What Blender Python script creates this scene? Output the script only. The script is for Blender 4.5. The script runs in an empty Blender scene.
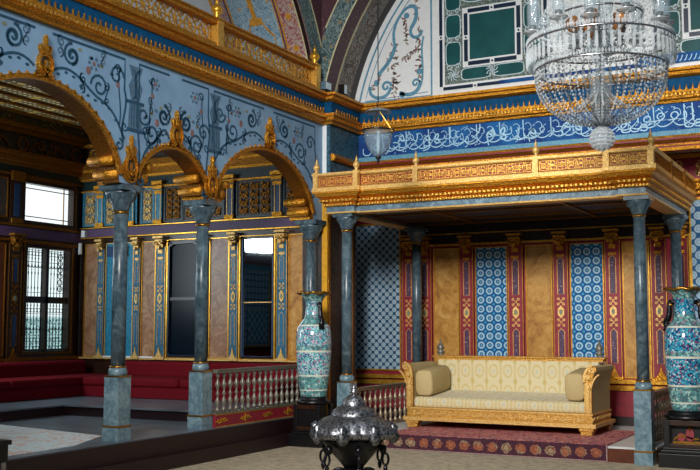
import bpy, bmesh, math, random
from mathutils import Vector, Matrix
from math import sin, cos, pi, sqrt, radians, atan2
random.seed(7)
COL = bpy.context.scene.collection
ORG = {}

# ------------------------------------------------------------------ colour + materials
def c(h, k=1.0):
    h = h.lstrip('#')
    v = [int(h[i:i+2], 16)/255 for i in (0, 2, 4)]
    return tuple([((x/12.92) if x <= .04045 else ((x+.055)/1.055)**2.4)*k for x in v]+[1.0])

class G:
    """tiny node helper"""
    def __init__(s, name, space='world'):
        s.mt = bpy.data.materials.new(name); s.mt.use_nodes = True
        s.nt = s.mt.node_tree; s.nt.nodes.clear()
        s.out = s.nt.nodes.new('ShaderNodeOutputMaterial')
        s.b = s.nt.nodes.new('ShaderNodeBsdfPrincipled')
        s.nt.links.new(s.b.outputs[0], s.out.inputs[0])
        if space == 'world':
            g = s.nt.nodes.new('ShaderNodeNewGeometry'); s.P = g.outputs['Position']
        else:
            g = s.nt.nodes.new('ShaderNodeTexCoord'); s.P = g.outputs['Object']
        sp = s.nt.nodes.new('ShaderNodeSeparateXYZ'); s.nt.links.new(s.P, sp.inputs[0])
        s.x, s.y, s.z = sp.outputs
    def set(s, inp, v):
        if isinstance(v, bpy.types.NodeSocket): s.nt.links.new(v, inp)
        elif isinstance(v, (tuple, list)) and len(v) == 4 and inp.type == 'VECTOR': inp.default_value = v[:3]
        else: inp.default_value = v
    def m(s, op, a, b=None, cc=None):
        n = s.nt.nodes.new('ShaderNodeMath'); n.operation = op
        s.set(n.inputs[0], a)
        if b is not None: s.set(n.inputs[1], b)
        if cc is not None: s.set(n.inputs[2], cc)
        return n.outputs[0]
    def mix(s, f, a, b):
        n = s.nt.nodes.new('ShaderNodeMix'); n.data_type = 'RGBA'
        s.set(n.inputs[0], f); s.set(n.inputs[6], a); s.set(n.inputs[7], b)
        return n.outputs[2]
    def vec(s, x, y, z=0.0):
        n = s.nt.nodes.new('ShaderNodeCombineXYZ')
        s.set(n.inputs[0], x); s.set(n.inputs[1], y); s.set(n.inputs[2], z); return n.outputs[0]
    def noise(s, sc, det=3, v=None, dist=0.0, rough=.5):
        n = s.nt.nodes.new('ShaderNodeTexNoise'); s.set(n.inputs['Vector'], v if v is not None else s.P)
        n.inputs['Scale'].default_value = sc; n.inputs['Detail'].default_value = det
        n.inputs['Distortion'].default_value = dist; n.inputs['Roughness'].default_value = rough
        return n.outputs['Fac']
    def voro(s, sc, v=None, out='Distance', feat='F1'):
        n = s.nt.nodes.new('ShaderNodeTexVoronoi'); n.feature = feat
        s.set(n.inputs['Vector'], v if v is not None else s.P)
        n.inputs['Scale'].default_value = sc; return n.outputs[out]
    def ramp(s, f, stops, const=False):
        n = s.nt.nodes.new('ShaderNodeValToRGB'); s.set(n.inputs[0], f)
        r = n.color_ramp; r.interpolation = 'CONSTANT' if const else 'LINEAR'
        while len(r.elements) > 1: r.elements.remove(r.elements[-1])
        r.elements[0].position = stops[0][0]; r.elements[0].color = stops[0][1]
        for p, col in stops[1:]:
            e = r.elements.new(p); e.color = col
        return n.outputs[0]
    def step(s, a, lo, hi):      # smooth 0..1
        n = s.nt.nodes.new('ShaderNodeMapRange'); n.clamp = True
        s.set(n.inputs[0], a); n.inputs[1].default_value = lo; n.inputs[2].default_value = hi
        return n.outputs[0]
    def cell(s, u, v, pu, pv, ou=0.0, ov=0.0, k=2.0):
        """distance from the centre of the lattice cell, in cell units"""
        a = s.m('SUBTRACT', s.m('FRACT', s.m('ADD', s.m('DIVIDE', u, pu), ou)), .5)
        b = s.m('SUBTRACT', s.m('FRACT', s.m('ADD', s.m('DIVIDE', v, pv), ov)), .5)
        return s.m('SQRT', s.m('ADD', s.m('MULTIPLY', a, a), s.m('MULTIPLY', b, b)))
    def fin(s, col, rough=.5, metal=0.0, bump=None, bs=.3, bd=.01, spec=.5, **kw):
        s.set(s.b.inputs['Base Color'], col); s.set(s.b.inputs['Roughness'], rough)
        s.b.inputs['Metallic'].default_value = metal
        s.b.inputs['Specular IOR Level'].default_value = spec
        for k, v in kw.items(): s.set(s.b.inputs[k.replace('_', ' ')], v)
        if bump is not None:
            n = s.nt.nodes.new('ShaderNodeBump'); n.inputs['Strength'].default_value = bs
            n.inputs['Distance'].default_value = bd
            s.set(n.inputs['Height'], bump); s.nt.links.new(n.outputs[0], s.b.inputs['Normal'])
        return s.mt

M = {}
def plain(name, h, rough=.5, metal=0., spec=.5, var=.12, sc=14):
    g = G(name); n = g.noise(sc, 3)
    a = c(h); lo = tuple([x*(1-var) for x in a[:3]]+[1]); hi = tuple([min(1, x*(1+var)) for x in a[:3]]+[1])
    M[name] = g.fin(g.mix(g.step(n, .3, .7), lo, hi), rough, metal, spec=spec)
    return M[name]

def gold(name, h1, h2, rough=.38, sc=55, bs=.6, metal=.75):
    g = G(name); v = g.voro(sc); n = g.noise(sc*.8, 3, dist=1.5)
    t = g.m('ADD', g.m('MULTIPLY', v, .6), g.m('MULTIPLY', n, .6))
    M[name] = g.fin(g.mix(g.step(t, .3, .75), c(h1), c(h2)), rough, metal, bump=t, bs=bs, bd=.012)
gold('gold', '#8f5208', '#e2a034', .36, 55, .9, .85)
gold('gold_bright', '#ad6d16', '#f0c05c', .38, 70, .5, .75)
gold('gold_dark', '#4e2b08', '#9a6418', .42, 50, .6, .75)
gold('gold_smooth', '#c98a20', '#edb544', .34, 18, .2, .7)
gold('gold_antique', '#7a4c14', '#d6a24a', .42, 60, .7, .6)
gold('gold_cream', '#b67f2c', '#ecc478', .42, 60, .4, .45)
plain('maroon', '#861b2b', .5, var=.2)
plain('rail_red', '#8c2a22', .5, var=.2)
plain('deep_maroon', '#1d070b', .45, var=.3)
plain('purple', '#51395c', .55, var=.35, sc=40)
plain('navy', '#173a63', .45, var=.3)
plain('cornice_blue', '#0c4a74', .6, spec=.1, var=.25)
plain('dark_green', '#10292b', .4, var=.3)
plain('dark_wood', '#2c1609', .35, var=.4, sc=8)
plain('walnut', '#55260f', .35, var=.3, sc=8)
plain('rail_metal', '#747065', .4, .35, var=.35, sc=40); plain('rail_bronze', '#94826c', .35, .4, var=.3, sc=40)
plain('black', '#0b0b0e', .35, var=.2)
plain('white', '#e9edee', .5, var=.04)
plain('plaster', '#c9d2d8', .7, var=.06, sc=3)
plain('wall_blue', '#7c9fbd', .6, var=.14, sc=2.5)
plain('paint_teal', '#1f4a63', .6, var=.3, sc=30)
plain('paint_grey', '#4d6c82', .6, var=.3, sc=30)
plain('paint_rust', '#80605f', .6, var=.35, sc=40)
plain('paint_leaf', '#7f836c', .6, var=.35, sc=60)
plain('paint_rose', '#987776', .6, var=.4, sc=60)
plain('paint_sky', '#5a93ae', .6, var=.25, sc=30)
plain('yellow_paint', '#e0a428', .5, var=.15)
plain('paint_ochre', '#c98f2f', .6, var=.3, sc=30)
plain('paint_crimson', '#8e2a33', .6, var=.3, sc=30)
plain('paint_cream', '#cfc79e', .6, var=.15, sc=30)
plain('pilaster_blue', '#1b5f7d', .45, var=.3, sc=25)
plain('turquoise', '#1f7c9c', .4, var=.35, sc=25)
plain('tile_white', '#cfe2ea', .3, var=.08)
plain('tile_green', '#1a5254', .4, spec=.2, var=.2, sc=3)
plain('tile_navy', '#0e2740', .3, var=.2)
plain('calligraphy', '#a9d6ec', .4, var=.12)
plain('silver', '#a9a9ad', .3, 1.0, var=.15)
plain('brass', '#a9782e', .3, .9)
plain('candle_amber', '#b5743a', .3, .2)
plain('marble_floor', '#5c6670', .3, var=.3, sc=3)
plain('marble_white', '#c3c6c4', .4, var=.12, sc=5)

# grey-blue veined marble of the columns
g = G('marble_blue'); n = g.noise(5, 6, dist=1.2, rough=.65); n2 = g.noise(26, 4)
t = g.m('ADD', g.m('MULTIPLY', n, .7), g.m('MULTIPLY', n2, .35))
M['marble_blue'] = g.fin(g.ramp(t, [(.3, c('#3d5059')), (.48, c('#5b7683')), (.62, c('#7b949d')), (.8, c('#a0b1b6'))]), .32)
g = G('marble_band'); n = g.noise(9, 6, dist=1.2, rough=.7)
M['marble_band'] = g.fin(g.ramp(n, [(.3, c('#2f4654')), (.5, c('#587384')), (.7, c('#8fa6b0'))]), .4)
g = G('marble_shaft'); n = g.noise(6, 6, dist=1.4, rough=.65)
M['marble_shaft'] = g.fin(g.ramp(n, [(.3, c('#24333c')), (.48, c('#41545f')), (.62, c('#5b7079')), (.8, c('#84959a'))]), .3)
# ochre veined marble panels
def ochre(name, cols):
    g = G(name); n = g.noise(3.2, 7, dist=1.6, rough=.68); n2 = g.noise(19, 4)
    t = g.m('ADD', g.m('MULTIPLY', n, .8), g.m('MULTIPLY', n2, .22))
    M[name] = g.fin(g.ramp(t, [(.32, c(cols[0])), (.46, c(cols[1])), (.58, c(cols[2])), (.74, c(cols[3]))]), .38)
ochre('ochre_marble', ['#7a4a1e', '#a87632', '#bd8e46', '#ccaa6c'])
ochre('rose_marble', ['#6b4630', '#92684a', '#ad8562', '#c6a583'])
# dot tile of the alcove side
def dot_tile(name, base, disc, mid, p, axis='x', pz=None):
    pz = pz or p
    g = G(name); u = g.x if axis == 'x' else g.y
    d1 = g.cell(u, g.z, p, pz); d2 = g.cell(u, g.z, p, pz, .5, .5)
    d = g.m('MINIMUM', d1, d2)
    wob = g.m('MULTIPLY', g.m('SUBTRACT', g.noise(120, 2), .5), .05)
    dd = g.m('ADD', d, wob)
    f = g.m('SUBTRACT', 1.0, g.step(dd, .27, .34))
    col = g.mix(f, c(base), c(disc))
    ring = g.m('MULTIPLY', g.step(dd, .10, .13), g.m('SUBTRACT', 1.0, g.step(dd, .15, .19)))
    col = g.mix(g.m('MULTIPLY', ring, .75), col, c(mid))
    ln1 = g.m('ABSOLUTE', g.m('SUBTRACT', g.m('FRACT', g.m('DIVIDE', u, p)), .5))
    col = g.mix(g.m('MULTIPLY', g.step(g.noise(3, 2), .5, .8), .3), col, c(mid))
    M[name] = g.fin(col, .25, spec=.5)
dot_tile('tile_dots', '#245478', '#bfd4e1', '#3f779c', .132, 'x', .128)
dot_tile('tile_dots_bright', '#1c5f96', '#b7d3e4', '#5fa3cc', .19)
dot_tile('tile_dots_side', '#134a74', '#8fc3d8', '#3f93c4', .20, 'y')
# ring tile
def ring_tile(name, axis):
  g = G(name); p = .142; uu = g.x if axis == 'x' else g.y
  d1 = g.cell(uu, g.z, p, p); d2 = g.cell(uu, g.z, p, p, .5, .5)
  wob = g.m('MULTIPLY', g.m('SUBTRACT', g.noise(110, 2), .5), .07); d = g.m('ADD', d1, wob)
  col = g.mix(g.m('SUBTRACT', 1.0, g.step(d2, .10, .17)), c('#175a94'), c('#4f97bd'))
  ring = g.m('MULTIPLY', g.step(d, .20, .24), g.m('SUBTRACT', 1.0, g.step(d, .37, .42)))
  col = g.mix(ring, col, c('#a5c9d8'))
  col = g.mix(g.m('SUBTRACT', 1.0, g.step(d, .07, .13)), col, c('#7fb2c8'))
  M[name] = g.fin(col, .22)
ring_tile('tile_rings', 'x'); ring_tile('tile_rings_side', 'y')
# blue ground of the calligraphy band with fine spirals
g = G('tile_script_ground')
n = g.noise(9, 2, dist=2.5); sp = g.m('ABSOLUTE', g.m('SINE', g.m('MULTIPLY', n, 42.0)))
f = g.m('SUBTRACT', 1.0, g.step(sp, .10, .28))
base = g.mix(g.step(g.noise(2.0, 3), .4, .65), c('#0c2e76'), c('#155fa2'))
col = g.mix(g.m('MULTIPLY', f, .45), base, c('#7db6d4'))
M['tile_script_ground'] = g.fin(col, .5, spec=.08)
def swirl(name, base, line, accent, sc=6, k=40., th=.35, amt=.8, rough=.5):
    g = G(name); n = g.noise(sc, 2, dist=2.2)
    sp = g.m('ABSOLUTE', g.m('SINE', g.m('MULTIPLY', n, k)))
    f = g.m('SUBTRACT', 1.0, g.step(sp, th*.5, th))
    col = g.mix(g.m('MULTIPLY', f, amt), c(base), c(line))
    v = g.voro(sc*1.6); f2 = g.m('SUBTRACT', 1.0, g.step(v, .16, .22))
    col = g.mix(f2, col, c(accent))
    M[name] = g.fin(col, rough)
swirl('tile_floral', '#123247', '#4f8ea2', '#2c6680', 6, 22, .6)
swirl('tile_border', '#3a86a6', '#9fc6d2', '#2b6a92', 14, 30, .5)
swirl('scroll_green', '#7c9091', '#14363c', '#8f7c5c', 4.5, 22, .95, .9)
swirl('tracery', '#20403f', '#aab6aa', '#3c6a68', 8, 22, .8, .8)
swirl('scroll_maroon', '#4b2b34', '#6f5058', '#7a6a5c', 9, 30, .35, .6)
swirl('scroll_brown', '#503a30', '#98958a', '#6d7f86', 3.6, 24, .8, .85)
swirl('scroll_blue_field', '#9fbccb', '#3f6f93', '#c79a58', 5, 22, .8, .75)
swirl('scroll_red_band', '#b5a8a0', '#97303e', '#d0913a', 5, 20, .8, .9)
swirl('dark_relief', '#14202c', '#8a6326', '#5e2a1c', 7, 30, .34, .8)
swirl('blue_relief', '#1b5c78', '#d6c38a', '#b5953f', 8, 30, .5, .9)  # lighter twin of the dark relief, lighting painted into the colour
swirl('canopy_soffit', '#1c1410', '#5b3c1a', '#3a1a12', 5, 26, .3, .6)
swirl('turq_flowers', '#1c6d94', '#11415f', '#c4763c', 12, 24, .5, .8, .35)
swirl('purple_flowers', '#3d2340', '#6b5a7c', '#b08a9c', 14, 24, .5, .7)
swirl('lattice_gold', '#1c1a14', '#a58a46', '#cdb268', 9, 30, .45, .85)
# bay ceiling: rows of small gilt squares
g = G('bay_ceiling_pattern')
d1 = g.cell(g.x, g.y, .10, .10); d2 = g.cell(g.x, g.y, .6, .6)
col = g.mix(g.m('SUBTRACT', 1.0, g.step(d1, .26, .34)), c('#5a4d30'), c('#f7e3a6'))
col = g.mix(g.step(g.m('ABSOLUTE', g.m('SUBTRACT', g.m('FRACT', g.m('DIVIDE', g.y, .75)), .5)), .43, .46), col, c('#e0bb58'))
col = g.mix(g.m('SUBTRACT', 1.0, g.step(d2, .16, .2)), col, c('#8f6f2d'))
M['bay_ceiling_pattern'] = g.fin(col, .5)
# fabrics
g = G('red_velvet'); n = g.voro(60); st = g.m('FRACT', g.m('DIVIDE', g.m('ADD', g.x, g.y), .16))
f = g.m('MULTIPLY', g.m('SUBTRACT', 1.0, g.step(n, .3, .5)), .35)
col = g.mix(f, c('#6b0a18'), c('#2e0a10'))
col = g.mix(g.m('MULTIPLY', g.step(g.m('ABSOLUTE', g.m('SUBTRACT', st, .5)), .42, .46), .35), col, c('#4c1a18'))
M['red_velvet'] = g.fin(col, .85, bump=n, bs=.2, spec=.12)
g = G('cream_brocade', 'obj')
def wrapz(g): return g.m('ADD', g.z, g.m('MULTIPLY', g.y, .6))
w = wrapz(g); pu, pv = .22, .30
d1 = g.cell(g.x, w, pu, pv); d2 = g.cell(g.x, w, pu, pv, .5, .5)
n = g.m('MULTIPLY', g.m('SUBTRACT', g.noise(45, 2), .5), .16); d = g.m('ADD', d1, n); e = g.m('ADD', d2, n)
col = c('#cfc29a')
st = g.m('ABSOLUTE', g.m('SUBTRACT', g.m('FRACT', g.m('DIVIDE', g.x, pu)), .5))
col = g.mix(g.m('MULTIPLY', g.step(st, .40, .45), .7), col, c('#c2ad72'))
col = g.mix(g.m('MULTIPLY', g.step(d, .22, .26), g.m('SUBTRACT', 1.0, g.step(d, .31, .35))), col, c('#c4b078'))
col = g.mix(g.m('SUBTRACT', 1.0, g.step(d, .09, .14)), col, c('#c0bda0'))
col = g.mix(g.m('SUBTRACT', 1.0, g.step(e, .10, .15)), col, c('#bda868'))
M['cream_brocade'] = g.fin(col, .6, bump=d, bs=.15, Sheen_Weight=.25)
g = G('beige_stripe', 'obj')
st = g.m('ABSOLUTE', g.m('SUBTRACT', g.m('FRACT', g.m('DIVIDE', g.y, .085)), .5))
col = g.mix(g.step(st, .40, .46), c('#b8a371'), c('#9a875c'))
col = g.mix(g.m('MULTIPLY', g.step(g.noise(60, 2), .5, .6), .3), col, c('#cdb880'))
M['beige_stripe'] = g.fin(col, .7)
# carpets
g = G('floor_carpet'); n = g.noise(11, 5, dist=.6, rough=.7)
v2 = g.vec(g.m('MULTIPLY', g.x, 6.), g.m('MULTIPLY', g.y, 40.), 0.); n2 = g.noise(1.0, 4, v2)
col = g.ramp(g.m('ADD', g.m('MULTIPLY', n, .55), g.m('MULTIPLY', n2, .45)),
             [(.32, c('#6f6558')), (.45, c('#a1947c')), (.55, c('#bdae92')), (.7, c('#d6c8ac'))])
M['floor_carpet'] = g.fin(col, .95, bump=g.noise(160, 2), bs=.4)
g = G('red_carpet'); n = g.noise(13, 3, dist=2.2); v = g.voro(9)
col = g.mix(g.step(n, .46, .54), c('#a33a42'), c('#cf9487'))
col = g.mix(g.m('SUBTRACT', 1.0, g.step(v, .24, .32)), col, c('#3c3c58'))
col = g.mix(g.step(g.noise(40, 2), .55, .62), col, c('#8f3a44'))
M['red_carpet'] = g.fin(col, .95)
g = G('red_carpet_border'); zc = g.z
u = g.x; pu = .19
d = g.cell(u, g.m('SUBTRACT', zc, .02), pu, .165)
n = g.m('MULTIPLY', g.m('SUBTRACT', g.noise(40, 3), .5), .45); d = g.m('ADD', d, n)
alt = g.m('FRACT', g.m('DIVIDE', u, pu*3)); med = g.mix(g.step(g.noise(5, 1), .45, .5), c('#945638'), c('#8f7b60'))
swc = g.m('SUBTRACT', 1.0, g.step(g.m('ABSOLUTE', g.m('SINE', g.m('MULTIPLY', g.noise(16, 2, dist=2.), 26.))), .2, .5))
swc = g.m('MULTIPLY', swc, .8)
col = g.mix(swc, c('#221226'), c('#7a2f35'))
col = g.mix(g.m('SUBTRACT', 1.0, g.step(d, .31, .38)), col, med)
col = g.mix(g.m('MULTIPLY', g.step(d, .16, .20), g.m('SUBTRACT', 1.0, g.step(d, .24, .28))), col, c('#6c3a30'))
M['red_carpet_border'] = g.fin(col, .95)
g = G('pale_carpet'); n = g.noise(6, 4, dist=1.6)
col = g.mix(g.step(n, .52, .60), c('#d3dfe2'), c('#d8b09c'))
col = g.mix(g.m('MULTIPLY', g.step(g.noise(26, 2), .55, .63), .6), col, c('#a3b9c0'))
M['pale_carpet'] = g.fin(col, .95)
# porcelain: many small painted fields, in bands up the body (object space)
def porcelain(name, ground, cols, sc=34):
    g = G(name, 'obj'); vc = g.voro(sc, out='Color')
    sp = g.nt.nodes.new('ShaderNodeSeparateColor'); g.nt.links.new(vc, sp.inputs[0])
    st = [(i/len(cols), c(h)) for i, h in enumerate(cols)]
    pic = g.ramp(sp.outputs[0], st, True)
    n = g.noise(sc*.5, 2, dist=2.); fine = g.m('SUBTRACT', 1.0, g.step(g.m('ABSOLUTE', g.m('SINE', g.m('MULTIPLY', n, 28.))), .3, .6))
    vc2 = g.voro(sc*.62, out='Color'); sp2 = g.nt.nodes.new('ShaderNodeSeparateColor'); g.nt.links.new(vc2, sp2.inputs[0])
    dia = g.ramp(sp2.outputs[1], [(0, c(ground)), (.28, c('#5a9c9c')), (.46, c('#9cc4be')), (.62, c('#24565e')), (.78, c('#3f8a8e')), (.92, c('#8f6a80'))], True)
    dia = g.mix(g.m('MULTIPLY', fine, .35), dia, c('#b9d2cc'))
    vd = g.voro(sc*.55); dia = g.mix(g.m('SUBTRACT', 1.0, g.step(vd, .14, .2)), dia, c('#7a5a6e'))
    # picture reserves at two heights of the body and on the neck
    def band(lo, hi):
        a = g.m('MULTIPLY', g.m('GREATER_THAN', g.z, lo), g.m('LESS_THAN', g.z, hi)); return a
    bm_ = g.m('MAXIMUM', g.m('MAXIMUM', band(.30, .62), band(.70, .98)), band(1.14, 1.32))
    col = g.mix(bm_, dia, pic)
    ln = g.m('MAXIMUM', g.m('MAXIMUM', band(.285, .305), band(.615, .64)), g.m('MAXIMUM', band(.975, .995), band(.09, .105)))
    col = g.mix(ln, col, c('#d8d9c8'))
    M[name] = g.fin(col, .12, spec=.6)
porcelain('porcelain_pink', '#2f7577', ['#5fb0b2', '#c98aa6', '#8fc6cc', '#2f7f9c', '#7a6a8c', '#7cc2bd', '#2f5a7e', '#c5dcdc'], 62)
porcelain('porcelain_blue', '#225c68', ['#2a85a6', '#b9cdd2', '#1c4f86', '#4aa0b4', '#8f4a64', '#2b90ac', '#16325c', '#3fa3ba'], 60)
# fluted dark silver
g = G('tarnished_silver', 'obj'); v = g.voro(38); n = g.noise(30, 3, dist=2.)
t = g.m('ADD', g.m('MULTIPLY', v, .5), g.m('MULTIPLY', n, .5))
M['tarnished_silver'] = g.fin(g.mix(g.step(t, .3, .6), c('#232428'), c('#94969b')), .38, .9, bump=t, bs=.5, bd=.006)
g = G('dark_bronze', 'obj'); v = g.noise(22, 3, dist=2.)
M['dark_bronze'] = g.fin(g.mix(v, c('#0d0d10'), c('#35353b')), .25, .8, bump=v, bs=.5)
# crystal: half clear, half bright facet
def crystal(name, tcol, dcol, clear):
    g = G(name); nt = g.nt
    tr = nt.nodes.new('ShaderNodeBsdfTransparent'); tr.inputs[0].default_value = c(tcol)
    g.fin(c(dcol), .06, .0, spec=1.0)
    mx = nt.nodes.new('ShaderNodeMixShader'); mx.inputs[0].default_value = clear
    nt.links.new(g.b.outputs[0], mx.inputs[1]); nt.links.new(tr.outputs[0], mx.inputs[2])
    nt.links.new(mx.outputs[0], g.out.inputs[0]); M[name] = g.mt
crystal('crystal', '#f0f4f5', '#dfe3e6', .60)
crystal('thin_glass', '#eef3f5', '#c8d2d8', .82)
crystal('crystal_dark', '#b9c2c6', '#8d9092', .40)
crystal('lamp_glass', '#dbe4e8', '#9fb2bd', .72)
g = G('mirror_glass'); M['mirror_glass'] = g.fin(c('#c9d2d6'), .03, 1.0)
g = G('dark_glass'); M['dark_glass'] = g.fin(c('#06141f'), .25, 0., spec=.12)
def emis(name, h, k):
    g = G(name); g.fin(c('#000000'), .3); g.b.inputs['Emission Color'].default_value = c(h)
    g.b.inputs['Emission Strength'].default_value = k; M[name] = g.mt
emis('sky_pane', '#dfeaee', 1.5)
# lower sash panes: bright above, greenery and masonry seen below
g = G('garden_pane'); n = g.voro(26); f = g.step(g.z, 2.0, 1.85)
tex = g.mix(g.step(n, .25, .5), c('#2c4444'), c('#8fb3b4'))
colr = g.mix(g.m('SUBTRACT', 1.0, g.step(g.z, 1.78, 1.84)), c('#d3e2e4'), tex)
g.fin(c('#000000'), .3); g.set(g.b.inputs['Emission Color'], colr); g.b.inputs['Emission Strength'].default_value = 1.5
M['garden_pane'] = g.mt

# ------------------------------------------------------------------ mesh builder
def PY(y0):  # plane facing -Y
    return lambda u, v, d=0.: (u, y0-d, v)
def PX(x0):  # plane facing +X
    return lambda u, v, d=0.: (x0+d, u, v)

class MB:
    def __init__(s, *mats):
        s.v = []; s.f = []; s.mi = []; s.sm = []; s.mats = list(mats); s.cur = 0; s.smooth = False
    def use(s, name):
        if name not in s.mats: s.mats.append(name)
        s.cur = s.mats.index(name); return s
    def face(s, idx): s.f.append(idx); s.mi.append(s.cur); s.sm.append(s.smooth)
    def add(s, vs): k = len(s.v); s.v += [tuple(p) for p in vs]; return k
    def box(s, x0, x1, y0, y1, z0, z1):
        k = s.add([(x0,y0,z0),(x1,y0,z0),(x1,y1,z0),(x0,y1,z0),(x0,y0,z1),(x1,y0,z1),(x1,y1,z1),(x0,y1,z1)])
        for f in ((0,3,2,1),(4,5,6,7),(0,1,5,4),(1,2,6,5),(2,3,7,6),(3,0,4,7)): s.face([k+i for i in f])
        return s
    def plate(s, P, u0, u1, v0, v1, d0, d1): return s.poly(P, [(u0,v0),(u1,v0),(u1,v1),(u0,v1)], d0, d1)
    def poly(s, P, pts, d0, d1, back=False):
        n = len(pts); k = s.add([P(u, v, d0) for u, v in pts]+[P(u, v, d1) for u, v in pts])
        s.face([k+n+i for i in range(n)])
        if back: s.face([k+i for i in range(n)][::-1])
        for i in range(n): s.face([k+i, k+(i+1) % n, k+n+(i+1) % n, k+n+i])
        return s
    def rib(s, P, pts, w, d0, d1, closed=False):
        """raised ribbon along a 2D line on a plane"""
        n = len(pts)
        if n < 2: return s
        L = []
        for i in range(n):
            if closed: a, b = pts[i-1], pts[(i+1) % n]
            else: a, b = pts[max(0, i-1)], pts[min(n-1, i+1)]
            dx, dy = b[0]-a[0], b[1]-a[1]; l = sqrt(dx*dx+dy*dy) or 1
            ww = w(i/(n-1)) if callable(w) else w
            nx, ny = -dy/l*ww/2, dx/l*ww/2; p = pts[i]
            L.append(((p[0]+nx, p[1]+ny), (p[0]-nx, p[1]-ny)))
        vs = []
        for a, b in L: vs += [P(*a, d0), P(*a, d1), P(*b, d1), P(*b, d0)]
        k = s.add(vs)
        for i in range(n if closed else n-1):
            p, q = k+4*i, k+4*((i+1) % n)
            for j in range(3): s.face([p+j, q+j, q+j+1, p+j+1])
        return s
    def disc(s, P, cu, cv, r, d0, d1, n=12, rv=None):
        rv = rv or r
        return s.poly(P, [(cu+r*cos(2*pi*i/n), cv+rv*sin(2*pi*i/n)) for i in range(n)], d0, d1)
    def ring(s, P, cu, cv, r, w, d0, d1, n=16, rv=None):
        rv = rv or r
        return s.rib(P, [(cu+r*cos(2*pi*i/n), cv+rv*sin(2*pi*i/n)) for i in range(n)], w, d0, d1, True)
    def soft(s, P, cu, cv, ru, rv, d0, d1, n=24, w=None):
        e = .45; pts = []
        for i in range(n):
            a = 2*pi*i/n; ca, sa = cos(a), sin(a)
            pts.append((cu+ru*abs(ca)**e*(1 if ca > 0 else -1), cv+rv*abs(sa)**e*(1 if sa > 0 else -1)))
        return s.rib(P, pts, w, d0, d1, True) if w else s.poly(P, pts, d0, d1)
    def tube(s, pts, r, n=6, closed=False, caps=True):
        P = [Vector(p) for p in pts]; m = len(P); up = Vector((0, 0, 1)); k = len(s.v); prev = None
        for i in range(m):
            if closed: t = P[(i+1) % m]-P[i-1]
            else: t = P[min(m-1, i+1)]-P[max(0, i-1)]
            t.normalize()
            if prev is None:
                a = t.cross(up)
                if a.length < .05: a = t.cross(Vector((1, 0, 0)))
            else: a = prev - t*prev.dot(t)
            a.normalize(); prev = a; b = t.cross(a)
            rr = r(i/(m-1)) if callable(r) else r
            for j in range(n):
                q = P[i]+a*(rr*cos(2*pi*j/n))+b*(rr*sin(2*pi*j/n)); s.v.append(tuple(q))
        for i in range(m if closed else m-1):
            i2 = (i+1) % m
            for j in range(n):
                s.face([k+i*n+j, k+i*n+(j+1) % n, k+i2*n+(j+1) % n, k+i2*n+j])
        if caps and not closed:
            s.face([k+j for j in range(n)][::-1]); s.face([k+(m-1)*n+j for j in range(n)])
        return s
    def lathe(s, prof, n=16, cx=0., cy=0., mod=None, cap=True, rot=0.):
        k = len(s.v); m = len(prof)
        for (r, z) in prof:
            for j in range(n):
                a = 2*pi*j/n+rot; rr = r*(mod(a, z) if mod else 1)
                s.v.append((cx+rr*cos(a), cy+rr*sin(a), z))
        for i in range(m-1):
            for j in range(n):
                s.face([k+i*n+j, k+i*n+(j+1) % n, k+(i+1)*n+(j+1) % n, k+(i+1)*n+j])
        if cap: s.face([k+j for j in range(n)][::-1]); s.face([k+(m-1)*n+j for j in range(n)])
        return s
    def quad(s, *p): k = s.add(p); s.face([k+i for i in range(len(p))]); return s
    def octa(s, x, y, z, r, h):
        k = s.add([(x+r,y,z),(x,y+r,z),(x-r,y,z),(x,y-r,z),(x,y,z+h),(x,y,z-h)])
        for i in range(4): s.face([k+i, k+(i+1) % 4, k+4]); s.face([k+(i+1) % 4, k+i, k+5])
        return s
    def sweep(s, prof, path):
        """prof: closed list of (a,b); path: list of frames (origin, A, B)"""
        k = len(s.v); n = len(prof); m = len(path)
        for (o, A, B) in path:
            for a, b in prof: s.v.append(tuple(Vector(o)+Vector(A)*a+Vector(B)*b))
        for i in range(m-1):
            for j in range(n): s.face([k+i*n+j, k+i*n+(j+1) % n, k+(i+1)*n+(j+1) % n, k+(i+1)*n+j])
        s.face([k+j for j in range(n)][::-1]); s.face([k+(m-1)*n+j for j in range(n)])
        return s
    def build(s, name, parent=None, world=True, loc=None, bevel=0., label=None, recalc=True):
        if parent is not None: org = Vector(ORG.get(parent.name, (0, 0, 0))) if world else Vector((0, 0, 0))
        elif loc is not None: org = Vector(loc) if world else Vector((0, 0, 0))
        else:
            xs = [p[0] for p in s.v]; ys = [p[1] for p in s.v]; zs = [p[2] for p in s.v]
            org = Vector(((min(xs)+max(xs))/2, (min(ys)+max(ys))/2, min(zs)))
        me = bpy.data.meshes.new(name)
        me.from_pydata([tuple(Vector(p)-org) for p in s.v], [], s.f)
        for m in s.mats: me.materials.append(M[m])
        me.polygons.foreach_set('material_index', s.mi)
        me.polygons.foreach_set('use_smooth', s.sm)
        if recalc:
            b = bmesh.new(); b.from_mesh(me); bmesh.ops.recalc_face_normals(b, faces=b.faces); b.to_mesh(me); b.free()
        me.update()
        o = bpy.data.objects.new(name, me); COL.objects.link(o)
        if parent is not None:
            o.parent = parent; ORG[o.name] = ORG.get(parent.name, (0, 0, 0)) if world else (0, 0, 0)
        else:
            o.location = loc if loc is not None else org; ORG[o.name] = tuple(o.location)
        if bevel:
            md = o.modifiers.new('b', 'BEVEL'); md.width = bevel; md.segments = 2; md.limit_method = 'ANGLE'
        if label: o['label'] = label
        return o

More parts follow.
